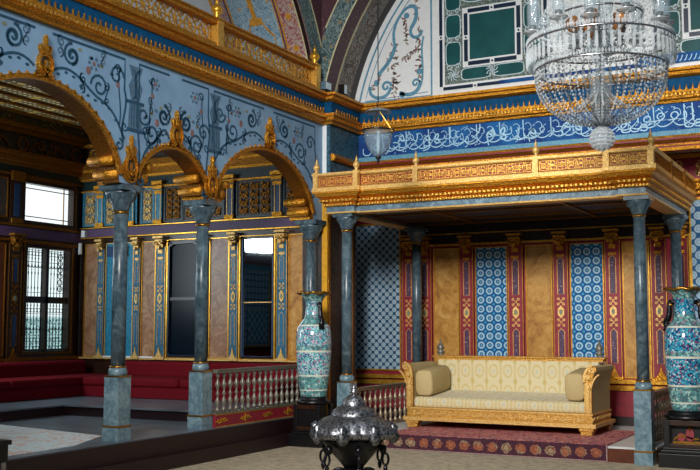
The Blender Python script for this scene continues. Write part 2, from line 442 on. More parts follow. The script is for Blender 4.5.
def empty(name, loc, rz=0.):
    o = bpy.data.objects.new(name, None); COL.objects.link(o); o.location = loc; o.rotation_euler = (0, 0, rz)
    o.empty_display_size = .1; ORG[o.name] = tuple(loc); return o
def tag(o, label, cat, group=None, kind=None):
    o['label'] = label; o['category'] = cat
    if group: o['group'] = group
    if kind: o['kind'] = kind
    return o
def struct(o): o['kind'] = 'structure'; return o
def dup(root, loc, rotz=None, label=None, group=None):
    r = root.copy(); COL.objects.link(r); r.location = loc
    if rotz is not None: r.rotation_euler = (0, 0, rotz)
    if label: r['label'] = label
    if group: r['group'] = group
    for ch in list(root.children):
        k = ch.copy(); COL.objects.link(k); k.parent = r
        for gch in ch.children:
            d = gch.copy(); COL.objects.link(d); d.parent = k
    return r

# ------------------------------------------------------------------ 2D ornament lines
def spiral(cu, cv, r, a0, turns=1.25, s=1, n=18, r1=.15):
    return [(cu+(r*(1-(1-r1)*i/n))*cos(a0+s*2*pi*turns*i/n), cv+(r*(1-(1-r1)*i/n))*sin(a0+s*2*pi*turns*i/n)) for i in range(n+1)]
def bez(p0, p1, p2, p3, n=12):
    return [((1-t)**3*p0[0]+3*(1-t)**2*t*p1[0]+3*(1-t)*t*t*p2[0]+t**3*p3[0],
             (1-t)**3*p0[1]+3*(1-t)**2*t*p1[1]+3*(1-t)*t*t*p2[1]+t**3*p3[1]) for t in [i/n for i in range(n+1)]]
def cscroll(u, v, w, h, s=1):
    """an S of two spirals joined by a curve"""
    r = w*.5
    a = spiral(u+s*r*.1, v+h/2-r, r, pi/2 if s > 0 else pi/2, 1.2, s, 14)
    b = spiral(u-s*r*.1, v-h/2+r, r*.85, -pi/2, 1.2, s, 14)
    mid = bez(a[0], (a[0][0]-s*w*1.1, a[0][1]), (b[0][0]+s*w*1.1, b[0][1]), b[0], 10)
    return a[::-1]+mid[1:-1]+b
def foliage(mb, P, u0, u1, v0, v1, w, d0, d1):
    """symmetrical acanthus-like panel filling"""
    cu = (u0+u1)/2; W = (u1-u0)/2; H = v1-v0
    n = max(1, round(H/(W*1.3))); h = H/n
    for i in range(n):
        b = v0+h*(i+.5)
        for s in (-1, 1):
            mb.rib(P, cscroll(cu+s*W*.52, b, W*.62, h*.86, s), w, d0, d1)
            mb.rib(P, bez((cu, b-h*.42), (cu+s*W*.5, b-h*.3), (cu+s*W*.1, b+h*.1), (cu+s*W*.34, b+h*.3), 8), w, d0, d1)
        mb.disc(P, cu, b, W*.16, d0, d1*1.2, 8)
def crest(mb, P, cu, v0, h, w, d=.05):
    """gilt crest: wreath, side leaves and a plume"""
    mb.ring(P, cu, v0+h*.30, w*.44, w*.11, 0, d, 14, h*.20)
    mb.disc(P, cu, v0+h*.30, w*.10, 0, d*.8, 8, h*.09)
    for s in (-1, 1):
        mb.rib(P, [(cu+s*x, y) for x, y in bez((w*.1, v0), (w*.55, v0+h*.05), (w*.62, v0+h*.4), (w*.22, v0+h*.56), 10)], lambda t: w*.10*(1-.6*t), 0, d*1.2)
        mb.rib(P, [(cu+s*x, y) for x, y in bez((0, v0+h*.55), (w*.4, v0+h*.52), (w*.45, v0+h*.72), (w*.3, v0+h*.75), 8)], lambda t: w*.12*(1-.7*t), 0, d)
    mb.poly(P, [(cu-w*.10, v0+h*.5), (cu+w*.10, v0+h*.5), (cu+w*.15, v0+h*.68), (cu+w*.05, v0+h*.8), (cu+w*.07, v0+h*.9), (cu, v0+h), (cu-w*.07, v0+h*.9), (cu-w*.05, v0+h*.8), (cu-w*.15, v0+h*.68)], 0, d*1.1)
    for i in range(3): mb.disc(P, cu, v0+h*(.1+.04*i), w*.1, 0, d*1.3, 8)
def frame_lines(mb, P, u0, u1, v0, v1, w, d0, d1): mb.rib(P, [(u0, v0), (u1, v0), (u1, v1), (u0, v1)], w, d0, d1, True)

# ================================================================== ARCHITECTURE
XA = -7.4            # face of the arcade
YL = 14.1            # face of the upper end wall
YB = 15.1            # face of the alcove wall behind the canopy
XW = -12.6           # window wall of the side bay
YE = 13.6            # end wall of the side bay
# floors
o = struct(MB('floor_carpet').box(-7.45, 2.2, -1.5, 15.4, -.1, 0.).build('floor')); o['label'] = 'pale worn woven carpet covering the hall floor'
b = MB('marble_floor'); b.box(-12.8, XA, 3.0, 13.8, -.1, .37)
fl = struct(b.build('floor_side_bay')); fl['label'] = 'raised grey marble floor of the side bay'
b = MB('deep_maroon'); b.box(XA, XA+.04, 3.0, 12.9, 0., .36); b.box(XA, XA+.12, 3.0, 12.9, 0., .16)
struct(b.build('trim_1'))['label'] = 'dark maroon stepped riser below the arcade'
b = MB('marble_floor', 'deep_maroon')
b.use('marble_floor'); b.box(-12.7, -10.42, 3.2, 13.7, .50, .52); b.box(-10.42, -7.75, 10.97, 13.7, .50, .52)
b.use('deep_maroon'); b.box(-12.7, -10.45, 3.2, 13.7, .37, .50); b.box(-10.45, -7.78, 11.0, 13.7, .37, .50)
struct(b.build('floor_upper_step'))['label'] = 'upper grey marble step in front of the red divans'

# ---- cornice path sweep
def cornice_path(off0=0.):
    pts = [((XA, 3.2), (1, 0)), ((XA, 13.15), (1, -1)), ((-7.27, 13.15), (1, -1)), ((-7.27, YL), (1, -1)), ((-.6, YL), (0, -1))]
    return [((x, y, 0), (a, bb, 0), (0, 0, 1)) for (x, y), (a, bb) in pts]
root = struct(empty('trim_2', (XA, 8., 4.69))); root['label'] = 'gilded cornice with blue frieze running round the hall'
b = MB('gold'); b.smooth = False
b.sweep([(0, 4.69), (.05, 4.69), (.06, 4.72), (.10, 4.74), (.11, 4.79), (.13, 4.80), (.13, 4.84), (0, 4.85)], cornice_path())
b.use('gold_bright')
y = 3.3
while y < 13.1: b.box(XA+.125, XA+.145, y, y+.025, 4.765, 4.795); y += .055
x = -7.2
while x < -.7: b.box(x, x+.025, YL-.145, YL-.125, 4.765, 4.795); x += .055
b.build('beaded_moulding', root)
b = MB('cornice_blue'); b.sweep([(0, 4.85), (.03, 4.85), (.05, 5.03), (0, 5.03)], cornice_path()); b.build('frieze', root)
b = MB('gold')
def spike(P, u): b.poly(P, [(u-.026, 4.845), (u+.026, 4.845), (u+.009, 4.885), (u, 4.94), (u-.009, 4.885)], .04, .06)
y = 3.3
while y < 13.1: spike(PX(XA), y); y += .085
y = 13.25
while y < 14.0: spike(PX(-7.27), y); y += .085
x = -7.15
while x < -.7: spike(PY(YL), x); x += .085
b.build('stalactite_fringe', root)
b = MB('gold'); b.sweep([(0, 5.03), (.07, 5.03), (.12, 5.06), (.13, 5.10), (.17, 5.11), (.17, 5.15), (0, 5.16)], cornice_path()); b.build('ledge', root)

# ---- arcade wall with three arches
arches = [(4.75, 1.10, 4.08), (7.37, 1.19, 4.10), (9.53, .69, 3.74), (11.61, 1.24, 4.05)]
ZS = 3.25
def under(y):
    for cy, hw, ap in arches:
        t = abs(y-cy)/hw
        if t < 1: return ZS+(ap-ZS)*(1-t**2)**.60
    return ZS-.03
b = MB('wall_blue', 'gold_dark'); ys = [3.2+.04*i for i in range(int((13.15-3.2)/.04)+1)]+[13.15]
xb = XA-.25
for i in range(len(ys)-1):
    y0, y1 = ys[i], ys[i+1]; z0, z1 = under(y0), under(y1)
    b.use('wall_blue'); b.quad((XA, y0, z0), (XA, y1, z1), (XA, y1, 4.72), (XA, y0, 4.72))
    b.quad((xb, y0, z0), (xb, y1, z1), (xb, y1, 5.16), (xb, y0, 5.16))
    b.use('gold_dark'); b.quad((XA, y0, z0), (XA, y1, z1), (xb, y1, z1), (xb, y0, z0))
    b.quad((XA, y0, 5.14), (XA, y1, 5.14), (xb, y1, 5.14), (xb, y0, 5.14))
b.use('wall_blue'); b.quad((XA, 3.2, ZS), (xb, 3.2, ZS), (xb, 3.2, 5.14), (XA, 3.2, 5.14)); b.quad((XA, 13.15, ZS), (xb, 13.15, ZS), (xb, 13.15, 5.14), (XA, 13.15, 5.14))
arc = struct(b.build('wall_left')); arc['label'] = 'pale blue painted arcade wall with three gilded arches'
PA = PX(XA)
# gilded arch mouldings
for cy, hw, ap in arches:
    b = MB('gold'); n = 44
    pts = [(cy+hw*1.0*(-1+2*i/n), under(min(max(cy+hw*(-1+2*i/n), cy-hw+.004), cy+hw-.004))) for i in range(n+1)]
    b.rib(PA, [(p[0], p[1]+.02) for p in pts], .05, -.01, .03)
    for i in range(2, n-1, 2):      # little leaves along the rim
        (u, v), (u2, v2) = pts[i-1], pts[i+1]; l = sqrt((u2-u)**2+(v2-v)**2); nx, ny = -(v2-v)/l, (u2-u)/l
        u, v = pts[i]; v += .03; tx, ty = (u2-u)/l, (v2-v)/l
        b.poly(PA, [(u-tx*.03, v-ty*.03), (u+tx*.03, v+ty*.03), (u+tx*.02+nx*.035, v+ty*.02+ny*.035), (u-tx*.02+nx*.035, v-ty*.02+ny*.035)], .0, .03)
    b.build('arch_moulding', arc)
# painted scrollwork
b = MB('paint_teal', 'paint_grey', 'paint_rust', 'paint_leaf')
cols_y = [6.05, 8.80, 10.35, 13.05]
w = .028
def rl(pts, ww=w, mat='paint_teal'): b.use(mat); b.rib(PA, pts, ww, .0, .004)
def wig(u, v0, v1, a, s=1): return bez((u, v0), (u+s*a, v0+(v1-v0)*.33), (u-s*a, v0+(v1-v0)*.66), (u, v1), 12)
for k, (cy, hw, ap) in enumerate(arches):
    wide = hw > .8
    H = hw if wide else .62
    top = 4.62
    rl([(cy-.12, top), (cy-H-.05, top), (cy-H-.05, top-.35)]); rl([(cy+.12, top), (cy+H+.05, top), (cy+H+.05, top-.35)])
    for s in (-1, 1):
        rl(spiral(cy+s*.34*H, ap+.36, .13, pi/2, 1.3, s)); rl(spiral(cy+s*.34*H, ap+.36, .10, -pi/2, 1.2, s))
        rl(bez((cy+s*.12, ap+.13), (cy+s*.35*H, ap+.34), (cy+s*.55*H, ap+.02), (cy+s*.72*H, ap-.02)), .028)
        rl(spiral(cy+s*.70*H, ap+.12, .14, pi, 1.4, -s), .028)
        rl(bez((cy+s*.72*H, ap-.02), (cy+s*.95*H, ap-.1), (cy+s*.98*H, ap-.3), (cy+s*1.06*H, ap-.38)))
        rl(spiral(cy+s*.93*H, ap+.30, .12, 0, 1.3, s)); rl(wig(cy+s*(H+.05), top-.35, ap-.42, .10, s))
        rl(spiral(cy+s*(H-.02), ap-.46, .07, pi/2, 1.2, -s))
        for (du, dv, ww_, hh_) in ((.20, .42, .13, .24), (.48, .10, .12, .22), (.80, .06, .10, .26), (.74, .44, .11, .20)):
            rl(cscroll(cy+s*du*H, ap+dv, ww_, hh_, s if du < .6 else -s), .016, 'paint_grey' if dv > .3 else 'paint_teal')
        for q in range(9):
            t = q/8; x_, y_ = cy+s*(.18+.75*t)*H, ap+.12-.34*t*t+.05*sin(9*t); b.use('paint_teal'); b.disc(PA, x_, y_, .026, 0, .005, 6, .016)
        for q in range(5):
            t = q/4; b.use('paint_leaf' if q % 2 else 'paint_grey')
            b.disc(PA, cy+s*(.30+.14*q)*H, ap+.50-.05*q, .035, 0, .004, 7, .02)
        b.use('paint_rust'); b.disc(PA, cy+s*.55*H, ap+.26, .035, 0, .006, 9, .045)
        for q in range(6):
            a = q*pi/3; b.use('paint_grey'); b.disc(PA, cy+s*.62*H+.07*cos(a), top-.17+.06*sin(a), .022, 0, .004, 6)
        b.use('paint_rust'); b.disc(PA, cy+s*.62*H, top-.17, .025, 0, .006, 7)
for u in cols_y[:-1]:   # painted vases on columns above each capital
    b.use('paint_grey'); b.poly(PA, [(u-.12, 3.86), (u+.12, 3.86), (u+.105, 4.14), (u-.105, 4.14)], 0, .003)
    for q in (-.07, -.025, .025, .07): b.use('paint_teal'); b.rib(PA, [(u+q, 3.88), (u+q*.85, 4.13)], .012, .003, .006)
    b.use('paint_teal'); b.plate(PA, u-.15, u+.15, 4.14, 4.18, 0, .005); b.plate(PA, u-.14, u+.14, 3.82, 3.86, 0, .005)
    b.use('paint_grey'); b.poly(PA, [(u-.07, 4.18), (u+.07, 4.18), (u+.12, 4.34), (u+.06, 4.44), (u+.12, 4.58), (u-.12, 4.58), (u-.06, 4.44), (u-.12, 4.34)], 0, .003)
    rl(bez((u-.04, 4.2), (u+.14, 4.3), (u-.14, 4.4), (u+.07, 4.55)), .03); rl(bez((u+.04, 4.2), (u-.10, 4.3), (u+.12, 4.4), (u-.07, 4.55)), .016)
    for s in (-1, 1):
        rl(wig(u+s*.27, 4.5, 3.85, .07, s), .018); rl(spiral(u+s*.30, 4.48, .06, pi, 1.2, s), .018); rl(spiral(u+s*.18, 3.86, .06, 0, 1.2, s), .018)
        b.use('paint_rust'); b.disc(PA, u+s*.30, 4.3, .03, 0, .006, 8)
b.build('painted_scrollwork', arc)
# crests over the keystones and over the capitals
for cy, hw, ap in arches[1:]:
    b = MB('gold'); crest(b, PA, cy, ap+.05, .42, .19)
    for i in range(9): a = pi*i/8; b.rib(PA, [(cy+.04*cos(a), ap+.04+.04*sin(a)), (cy+.13*cos(a), ap+.03+.10*sin(a))], .02, 0, .05)
    b.build('keystone_crest', arc)
for u in cols_y[:3]:
    b = MB('gold', 'tile_navy'); b.use('tile_navy'); b.disc(PA, u-.08, 3.38, .09, 0, .02, 14, .10); b.use('gold'); b.ring(PA, u-.08, 3.37, .125, .02, 0, .03, 18, .13)
    crest(b, PA, u-.08, 3.27, .50, .18, .045); b.build('capital_crest', arc)

# ---- pier between the arcade and the end wall
b = MB('tile_floral', 'white', 'gold_smooth', 'gold', 'dark_relief')
b.use('tile_floral'); b.box(-7.75, -7.27, 13.15, YB+.1, 3.85, 4.72)
b.use('dark_relief'); b.box(-7.75, -7.33, 13.15, YL, 0., 3.86)
b.use('white'); b.plate(PY(13.15), XA, XA+.07, 3.9, 4.69, .0, .012); b.use('tile_floral'); b.plate(PY(13.15), XA+.07, -7.27, 3.9, 4.69, .0, .008)
b.use('yellow_paint'); b.plate(PY(13.15), XA-.0, -7.31, .2, 3.86, .0, .02)
b.use('gold'); b.plate(PX(-7.33), 13.18, 13.24, .2, 3.85, 0, .02); b.plate(PX(-7.33), 13.95, 13.98, .2, 3.85, 0, .015)
o = struct(b.build('wall_left_pier')); o['label'] = 'narrow pier with dark floral tile and a yellow edge strip'

# ---- upper end wall (lintel, lunette)
CX, CZ, RB = -3.5, 4.35, 3.951
b = MB('plaster'); PL = PY(YL)
b.box(-7.75, -.3, YL, YB+.2, 4.16, 8.2)
up = struct(b.build('wall_back_upper')); up['label'] = 'upper end wall with inscription band and white painted lunette'
b = MB('tile_script_ground'); b.plate(PL, -7.27, -.6, 4.30, 4.70, 0, .012); b.build('tile_band', up)
b = MB('tile_border'); b.plate(PL, -7.27, -.6, 4.24, 4.315, 0, .02); b.build('tile_border', up)
b = MB('gold'); b.sweep([(0, 4.14), (.05, 4.14), (.09, 4.18), (.06, 4.24), (0, 4.245)], [((-7.27, 13.16, 0), (1, 0, 0), (0, 0, 1)), ((-7.27, YL, 0), (1, -1, 0), (0, 0, 1)), ((-.6, YL, 0), (0, -1, 0), (0, 0, 1))])
b.use('maroon'); b.plate(PL, -7.2, -.6, 4.175, 4.20, .085, .10); b.use('maroon'); b.box(-7.26, -.6, YL-.03, YL+.08, 4.03, 4.145); b.use('gold'); b.box(-7.26, -.6, YL-.06, YL-.03, 4.03, 4.075); b.box(-7.26, -.6, YL-.045, YL-.03, 4.10, 4.125); b.build('lower_moulding', up)

# inscription: joined Arabic letter forms
AR = {'ا': (0xFE8D, 2), 'أ': (0xFE83, 2), 'ب': (0xFE8F, 4), 'ت': (0xFE95, 4), 'ث': (0xFE99, 4), 'ج': (0xFE9D, 4), 'ح': (0xFEA1, 4), 'خ': (0xFEA5, 4), 'د': (0xFEA9, 2),
      'ذ': (0xFEAB, 2), 'ر': (0xFEAD, 2), 'ز': (0xFEAF, 2), 'ع': (0xFEC9, 4), 'ف': (0xFED1, 4), 'ق': (0xFED5, 4), 'ل': (0xFEDD, 4), 'م': (0xFEE1, 4),
      'ن': (0xFEE5, 4), 'ه': (0xFEE9, 4), 'و': (0xFEED, 2), 'ى': (0xFEEF, 2), 'ي': (0xFEF1, 4)}
def shape(word):
    out = []; i = 0; prev = False
    while i < len(word):
        ch = word[i]
        if ch == 'ل' and i+1 < len(word) and word[i+1] == 'ا': out.append(chr(0xFEFC if prev else 0xFEFB)); prev = False; i += 2; continue
        base, k = AR[ch]; nxt = i+1 < len(word) and k == 4
        if k == 4: out.append(chr(base+(3 if prev and nxt else 2 if nxt else 1 if prev else 0)))
        else: out.append(chr(base+(1 if prev else 0)))
        prev = (k == 4); i += 1
    return ''.join(out[::-1])
def text_faces(s):
    cu = bpy.data.curves.new('t', 'FONT'); cu.body = s; cu.size = 1; cu.resolution_u = 2; cu.offset = -.018
    o = bpy.data.objects.new('t', cu); COL.objects.link(o); bpy.context.view_layer.update()
    me = o.to_mesh(); vs = [tuple(v.co) for v in me.vertices]; fs = [tuple(p.vertices) for p in me.polygons]
    o.to_mesh_clear(); bpy.data.objects.remove(o); bpy.data.curves.remove(cu); return vs, fs
words = 'الله ثم لا يتبعون ما انفقوا منا ولا اذى لهم اجرهم عند ربهم ولا خوف عليهم ولا هم يحزنون'.split()
b = MB('calligraphy'); xr = -.75; lens = [max(2, len(wd)) for wd in words]; tot = sum(lens)
for i, wd in enumerate(words):
    vs, fs = text_faces(shape(wd)); 
    x0 = min(v[0] for v in vs); x1 = max(v[0] for v in vs); z0 = min(v[1] for v in vs); z1 = max(v[1] for v in vs)
    W = 6.35*lens[i]/tot; sx = W*1.35/(x1-x0); sz = min(.29/(z1-z0), .34); zb = 4.335+(.05 if i % 2 else 0.)
    k = b.add([(xr-W*1.17+(v[0]-x0)*sx, YL-.016, zb+(v[1]-z0)*sz) for v in vs])
    for f in fs: b.face([k+j for j in f])
    xr -= W
PI_ = PY(YL)
for i in range(34):      # tall hastae and long sweeping strokes that tie the words together
    x = -7.0+i*.19+random.uniform(-.04, .04)
    if i % 2: b.rib(PI_, [(x, 4.38+random.uniform(0, .05)), (x-.01, 4.67)], lambda t: .008+.010*t, .014, .018)
    b.rib(PI_, bez((x, 4.47), (x+.06, 4.33), (x+.20, 4.36), (x+.30, 4.50)), lambda t: .006+.010*sin(pi*t), .014, .018)
    b.rib(PI_, bez((x+.02, 4.60), (x+.10, 4.68), (x+.16, 4.50), (x+.07, 4.52)), .009, .014, .018)
for i in range(90):     # vowel strokes and points between the letters
    x, z = -7.05+i*.07+random.uniform(-.02, .02), random.choice((4.36, 4.44, 4.55, 4.63))+random.uniform(-.02, .02)
    if i % 3: b.rib(PI_, [(x, z), (x+.035, z+.022)], .009, .014, .018)
    else: b.disc(PI_, x, z, .010, .014, .018, 4)
b.build('calligraphy_inscription', up)

# lunette painting and tiled windows
b = MB('white'); 
def arcx(z, R=RB): return CX-sqrt(max(0, R*R-(z-CZ)**2))
b.poly(PL, [(arcx(z)-.02, z) for z in [5.12+.12*i for i in range(25)]]+[(-.4, 8.0), (-.4, 5.12)], 0, .01); b.build('lunette_ground', up)
b = MB('paint_sky')
zs = [5.22+.1*i for i in range(24)]
b.rib(PL, [(-6.0, zs[-1]), (-6.0, 5.2), (arcx(5.2, RB-.10), 5.2)]+[(arcx(z, RB-.10), z) for z in zs], .03, .01, .014)
b.rib(PL, [(-6.06, 5.26)]+[(arcx(z, RB-.2), z) for z in zs], .012, .01, .014)
def rs(pts, ww=.05): b.rib(PL, pts, ww, .01, .016)
rs(bez((-7.05, 5.45), (-7.15, 5.25), (-6.75, 5.15), (-6.70, 5.40)), .05); rs(spiral(-6.78, 5.42, .09, 0, 1.1, 1), .04)
rs(bez((-6.92, 5.62), (-6.80, 5.75), (-6.70, 5.80), (-6.62, 6.05)), .06); rs(bez((-6.62, 6.05), (-6.72, 6.35), (-6.52, 6.60), (-6.38, 6.66)), .045)
rs(bez((-6.38, 6.66), (-6.20, 6.70), (-6.22, 6.45), (-6.35, 6.30)), .06); rs(bez((-6.35, 6.30), (-6.38, 6.12), (-6.18, 6.10), (-6.16, 6.25)), .05)
rs(bez((-6.55, 5.30), (-6.40, 5.22), (-6.22, 5.22), (-6.18, 5.45)), .06); rs(spiral(-6.27, 5.42, .07, 0, 1.1, 1), .035)
rs(bez((-6.16, 5.45), (-6.12, 5.75), (-6.2, 5.9), (-6.13, 6.15)), .03)
for (u, v) in ((-6.42, 6.52), (-6.95, 5.5), (-6.2, 5.6), (-6.5, 5.26)): b.disc(PL, u, v, .05, .01, .016, 8)
b.build('blue_scrolls', up)
b = MB('paint_rose', 'paint_leaf')
def spray(u, v, du, dv, n, r):
    for i in range(n):
        t = i/n; b.use('paint_rose' if i % 3 else 'paint_leaf')
        x = u+du*t+random.uniform(-1, 1)*r*(1-t*.6); z = v+dv*t+random.uniform(-1, 1)*r*(1-t*.6)
        a = random.uniform(0, pi); l = .035; b.rib(PL, [(x-l*cos(a), z-l*sin(a)), (x, z), (x+l*cos(a), z+l*sin(a))], lambda t: .026*sin(pi*(.15+.7*t)), .01, .015)
spray(-6.72, 5.72, .10, .45, 22, .09); spray(-6.62, 5.85, -.02, -.45, 14, .05); spray(-6.62, 5.25, .02, .3, 18, .10)
spray(-6.50, 5.80, .30, .18, 16, .05); spray(-6.24, 5.95, .05, .35, 14, .045); spray(-6.40, 6.10, -.08, .42, 18, .06); spray(-6.22, 5.50, .02, .35, 16, .07); spray(-6.98, 5.42, .1, .2, 10, .05); spray(-6.25, 6.45, .02, .4, 12, .05)
b.build('flower_sprays', up)

def blind_window(name, x0, x1, label):
    z0, z1 = 5.23, 7.7
    g0 = struct(empty(name, ((x0+x1)/2, YL, z0))); g0['label'] = label
    b = MB('white'); b.plate(PL, x0, x1, z0, z1, 0, .02); b.build('surround', g0)
    b = MB('tile_navy')
    def bars(a0, a1, b0, b1, t, d):   # navy bars with white mitres and studs
        for (p0, p1) in (((a0, b0), (a1, b0)), ((a1, b0), (a1, b1)), ((a1, b1), (a0, b1)), ((a0, b1), (a0, b0))):
            n = 3 if abs(p0[0]-p1[0])+abs(p0[1]-p1[1]) > 1.1 else 2
            for i in range(n):
                f0, f1 = i/n, (i+1)/n; L = abs(p0[0]-p1[0])+abs(p0[1]-p1[1]); e = .035/L
                q0 = (p0[0]+(p1[0]-p0[0])*(f0+e), p0[1]+(p1[1]-p0[1])*(f0+e)); q1 = (p0[0]+(p1[0]-p0[0])*(f1-e), p0[1]+(p1[1]-p0[1])*(f1-e))
                b.rib(PL, [q0, q1], t, .02, d)
            for i in range(1, n):
                f = i/n; b.disc(PL, p0[0]+(p1[0]-p0[0])*f, p0[1]+(p1[1]-p0[1])*f, .02, .02, d, 4)
    bars(x0+.03, x1-.03, z0+.04, z1, .05, .028)
    ix0, ix1, iz0, iz1 = x0+.44, x1-.44, 5.62, 6.44
    bars(ix0, ix1, iz0, iz1, .06, .028); b.build('navy_bars', g0)
    b = MB('tile_green'); b.plate(PL, ix0+.06, ix1-.06, iz0+.06, iz1-.06, .02, .026); b.build('green_tile_field', g0)
    b = MB('tile_green', 'tracery'); b.use('tracery')
    for (u0, u1, v0, v1) in ((x0+.09, ix0-.055, z0+.1, z1), (ix1+.055, x1-.09, z0+.1, z1), (ix0-.055, ix1+.055, z0+.10, iz0-.055), (ix0-.055, ix1+.055, iz1+.055, iz1+.45)):
        b.plate(PL, u0, u1, v0, v1, .02, .022)
    b.use('tile_green')
    for k in range(5):
        for u in (x0+.235, x1-.235): b.soft(PL, u, 5.80+.43*k, .115, .175, .022, .027)
    for u in ((x0+x1)/2-.26, (x0+x1)/2+.26): b.soft(PL, u, 5.46, .22, .085, .022, .027); b.disc(PL, u, iz1+.24, .22, .022, .027, 14, .10)
    b.build('cartouches', g0)
    b = MB('tile_white')
    for k in range(5):
        for u in (x0+.235, x1-.235): b.soft(PL, u, 5.80+.43*k, .12, .18, .022, .03, 24, .012)
        for u in (x0+.235, x1-.235):
            for s in (-1, 1): b.rib(PL, spiral(u+s*.07, 5.60+.43*k, .05, 0, 1.1, s, 10), .012, .022, .03)
    for u in ((x0+x1)/2-.26, (x0+x1)/2+.26):
        b.soft(PL, u, 5.46, .235, .09, .022, .03, 24, .012); b.ring(PL, u, iz1+.24, .25, .016, .022, .03, 16, .11)
    for u in (x0+.235, x1-.235, (x0+x1)/2):
        for q in range(8): a = q*pi/4; b.rib(PL, [(u, 5.47), (u+.06*cos(a), 5.47+.06*sin(a)), (u+.10*cos(a+.5), 5.47+.10*sin(a+.5))], .012, .022, .03)
    b.build('white_tracery', g0)
blind_window('window_3', -5.865, -4.15, 'green and white tiled blind window in the lunette left of the chandelier')
blind_window('window_4', -2.64, -.93, 'green and white tiled blind window in the lunette right of the chandelier')
b = MB('tile_script_ground', 'calligraphy'); b.plate(PL, -4.9, -.8, 5.245, 5.30, .02, .03); b.plate(PL, -2.85, -.92, 5.24, 5.38, .028, .034)
b.use('calligraphy')
for i in range(30): b.rib(PL, bez((-2.8+.062*i, 5.27), (-2.77+.062*i, 5.25), (-2.76+.062*i, 5.37), (-2.75+.062*i, 5.34), 5), .012, .034, .038)
b.build('small_script_strip', up)

# ---- end arch (intrados) and its spandrel
th0 = math.asin((5.1-CZ)/RB)
def PS(u, v, d=0.): return (CX-(RB-d)*cos(u), v, CZ+(RB-d)*sin(u))     # u angle, v = y
N = 30; an = [th0+(pi*.62-th0)*i/N for i in range(N+1)]
b = MB('scroll_maroon', 'scroll_brown', 'deep_maroon', 'paint_cream')
for (v0, v1, m) in ((13.10, 13.42, 'scroll_maroon'), (13.42, 13.47, 'paint_cream'), (13.47, 13.92, 'scroll_brown'), (13.92, YL+.02, 'deep_maroon')):
    b.use(m)
    for i in range(N): b.quad(PS(an[i], v0), PS(an[i+1], v0), PS(an[i+1], v1), PS(an[i], v1))
# flat spandrel facing the hall
for i in range(N):
    z0, z1 = PS(an[i], 0)[2], PS(an[i+1], 0)[2]
    if z1 <= z0: break
    for (f0, f1, m) in ((0, .29, 'scroll_green'), (.29, 9, 'scroll_maroon')):
        b.use(m); q = []
        for a in (an[i], an[i+1]):
            x, _, z = PS(a, 0); ca = max(.25, cos(a)); q.append((max(XA, x-f0/ca), max(XA, x-min(f1/ca, 5)), z))
        if q[0][0] <= XA and q[1][0] <= XA: continue
        b.quad((q[0][0], 13.1, q[0][2]), (q[1][0], 13.1, q[1][2]), (q[1][1], 13.1, q[1][2]), (q[0][1], 13.1, q[0][2]))
    b.use('paint_cream')
    for f in (0.0, .29):
        q = []
        for a in (an[i], an[i+1]):
            ca = max(.25, cos(a)); x, _, z = PS(a, 0); q.append((x-f/ca, z))
        if q[0][0] > XA and q[1][0] > XA: b.rib(PY(13.1), q, .022, 0, .006)
o = struct(b.build('wall_back_arch', recalc=False)); o['label'] = 'painted arch with maroon and grey scroll bands'

# ---- side arch over the gallery
CY, CZ2, RS = 9.36, 4.18, 3.75
t0 = math.asin((5.15-CZ2)/RS)
def PT(u, v, d=0.): return (v, CY+(RS-d)*cos(u), CZ2+(RS-d)*sin(u))
an = [t0+(pi-2*t0)*i/48 for i in range(49)]
b = MB('deep_maroon')
for (v0, v1, m) in ((XA, XA-.07, 'deep_maroon'), (XA-.07, XA-.09, 'paint_cream'), (XA-.09, XA-.36, 'scroll_red_band'), (XA-.36, XA-.39, 'paint_ochre'), (XA-.39, XA-.42, 'purple'), (XA-.42, XA-.44, 'paint_ochre'), (XA-.44, -8.6, 'scroll_blue_field')):
    b.use(m)
    for i in range(48): b.quad(PT(an[i], v0), PT(an[i+1], v0), PT(an[i+1], v1), PT(an[i], v1))
b.use('paint_ochre')
for k in range(5):      # ochre cartouches on the blue field
    a = t0+.10+.42*k; vm = -8.2
    cart = [(a, vm-.16), (a+.03, vm-.24), (a+.15, vm-.26), (a+.19, vm-.14), (a+.22, vm-.1), (a+.22, vm+.1), (a+.19, vm+.14), (a+.15, vm+.26), (a+.03, vm+.24), (a, vm+.16)]
    n = len(cart)
    for i in range(n): b.rib(PT, [cart[i], cart[(i+1) % n]], .03 if i in (4, 9) else .012, 0, .01)
    b.rib(PT, [(a+.22, vm), (a+.34, vm)], .07, 0, .012); b.disc(PT, a+.11, vm, .02, 0, .012, 8, .06)
    for s in (-1, 1): b.rib(PT, bez((a+.34, vm), (a+.36, vm+s*.1), (a+.30, vm+s*.2), (a+.36, vm+s*.28), 6), .01, 0, .01)
    b.use('paint_crimson'); b.disc(PT, a+.11, vm, .01, .012, .016, 8, .03); b.use('paint_ochre')
b.use('paint_ochre')
for k in range(16): b.disc(PT, t0+.06+.13*k, XA-.225, .014, 0, .008, 9, .05)
for i in range(16):
    a0, a1 = an[i], an[i+1]; z0 = PT(a0, 0)[2]
    for (f0, f1, m) in ((0, .36, 'scroll_green'), (.36, 9, 'scroll_maroon')):
        b.use(m); q = []
        for a in (a0, a1):
            _, y, z = PT(a, 0); ca = max(.3, cos(a)); q.append((min(13.1, y+f0/ca), min(13.1, y+min(5, f1/ca)), z))
        if q[0][0] >= 13.1 and q[1][0] >= 13.1: continue
        b.quad((XA, q[0][0], q[0][2]), (XA, q[1][0], q[1][2]), (XA, q[1][1], q[1][2]), (XA, q[0][1], q[0][2]))
    b.use('paint_rose'); b.rib(PX(XA), [PT(a0, 0)[1:], PT(a1, 0)[1:]], .02, 0, .006)
    b.use('paint_cream'); q = [(PT(a, 0)[1]+.36/max(.3, cos(a)), PT(a, 0)[2]) for a in (a0, a1)]
    if q[0][0] < 13.1 and q[1][0] < 13.1: b.rib(PX(XA), q, .025, 0, .006)
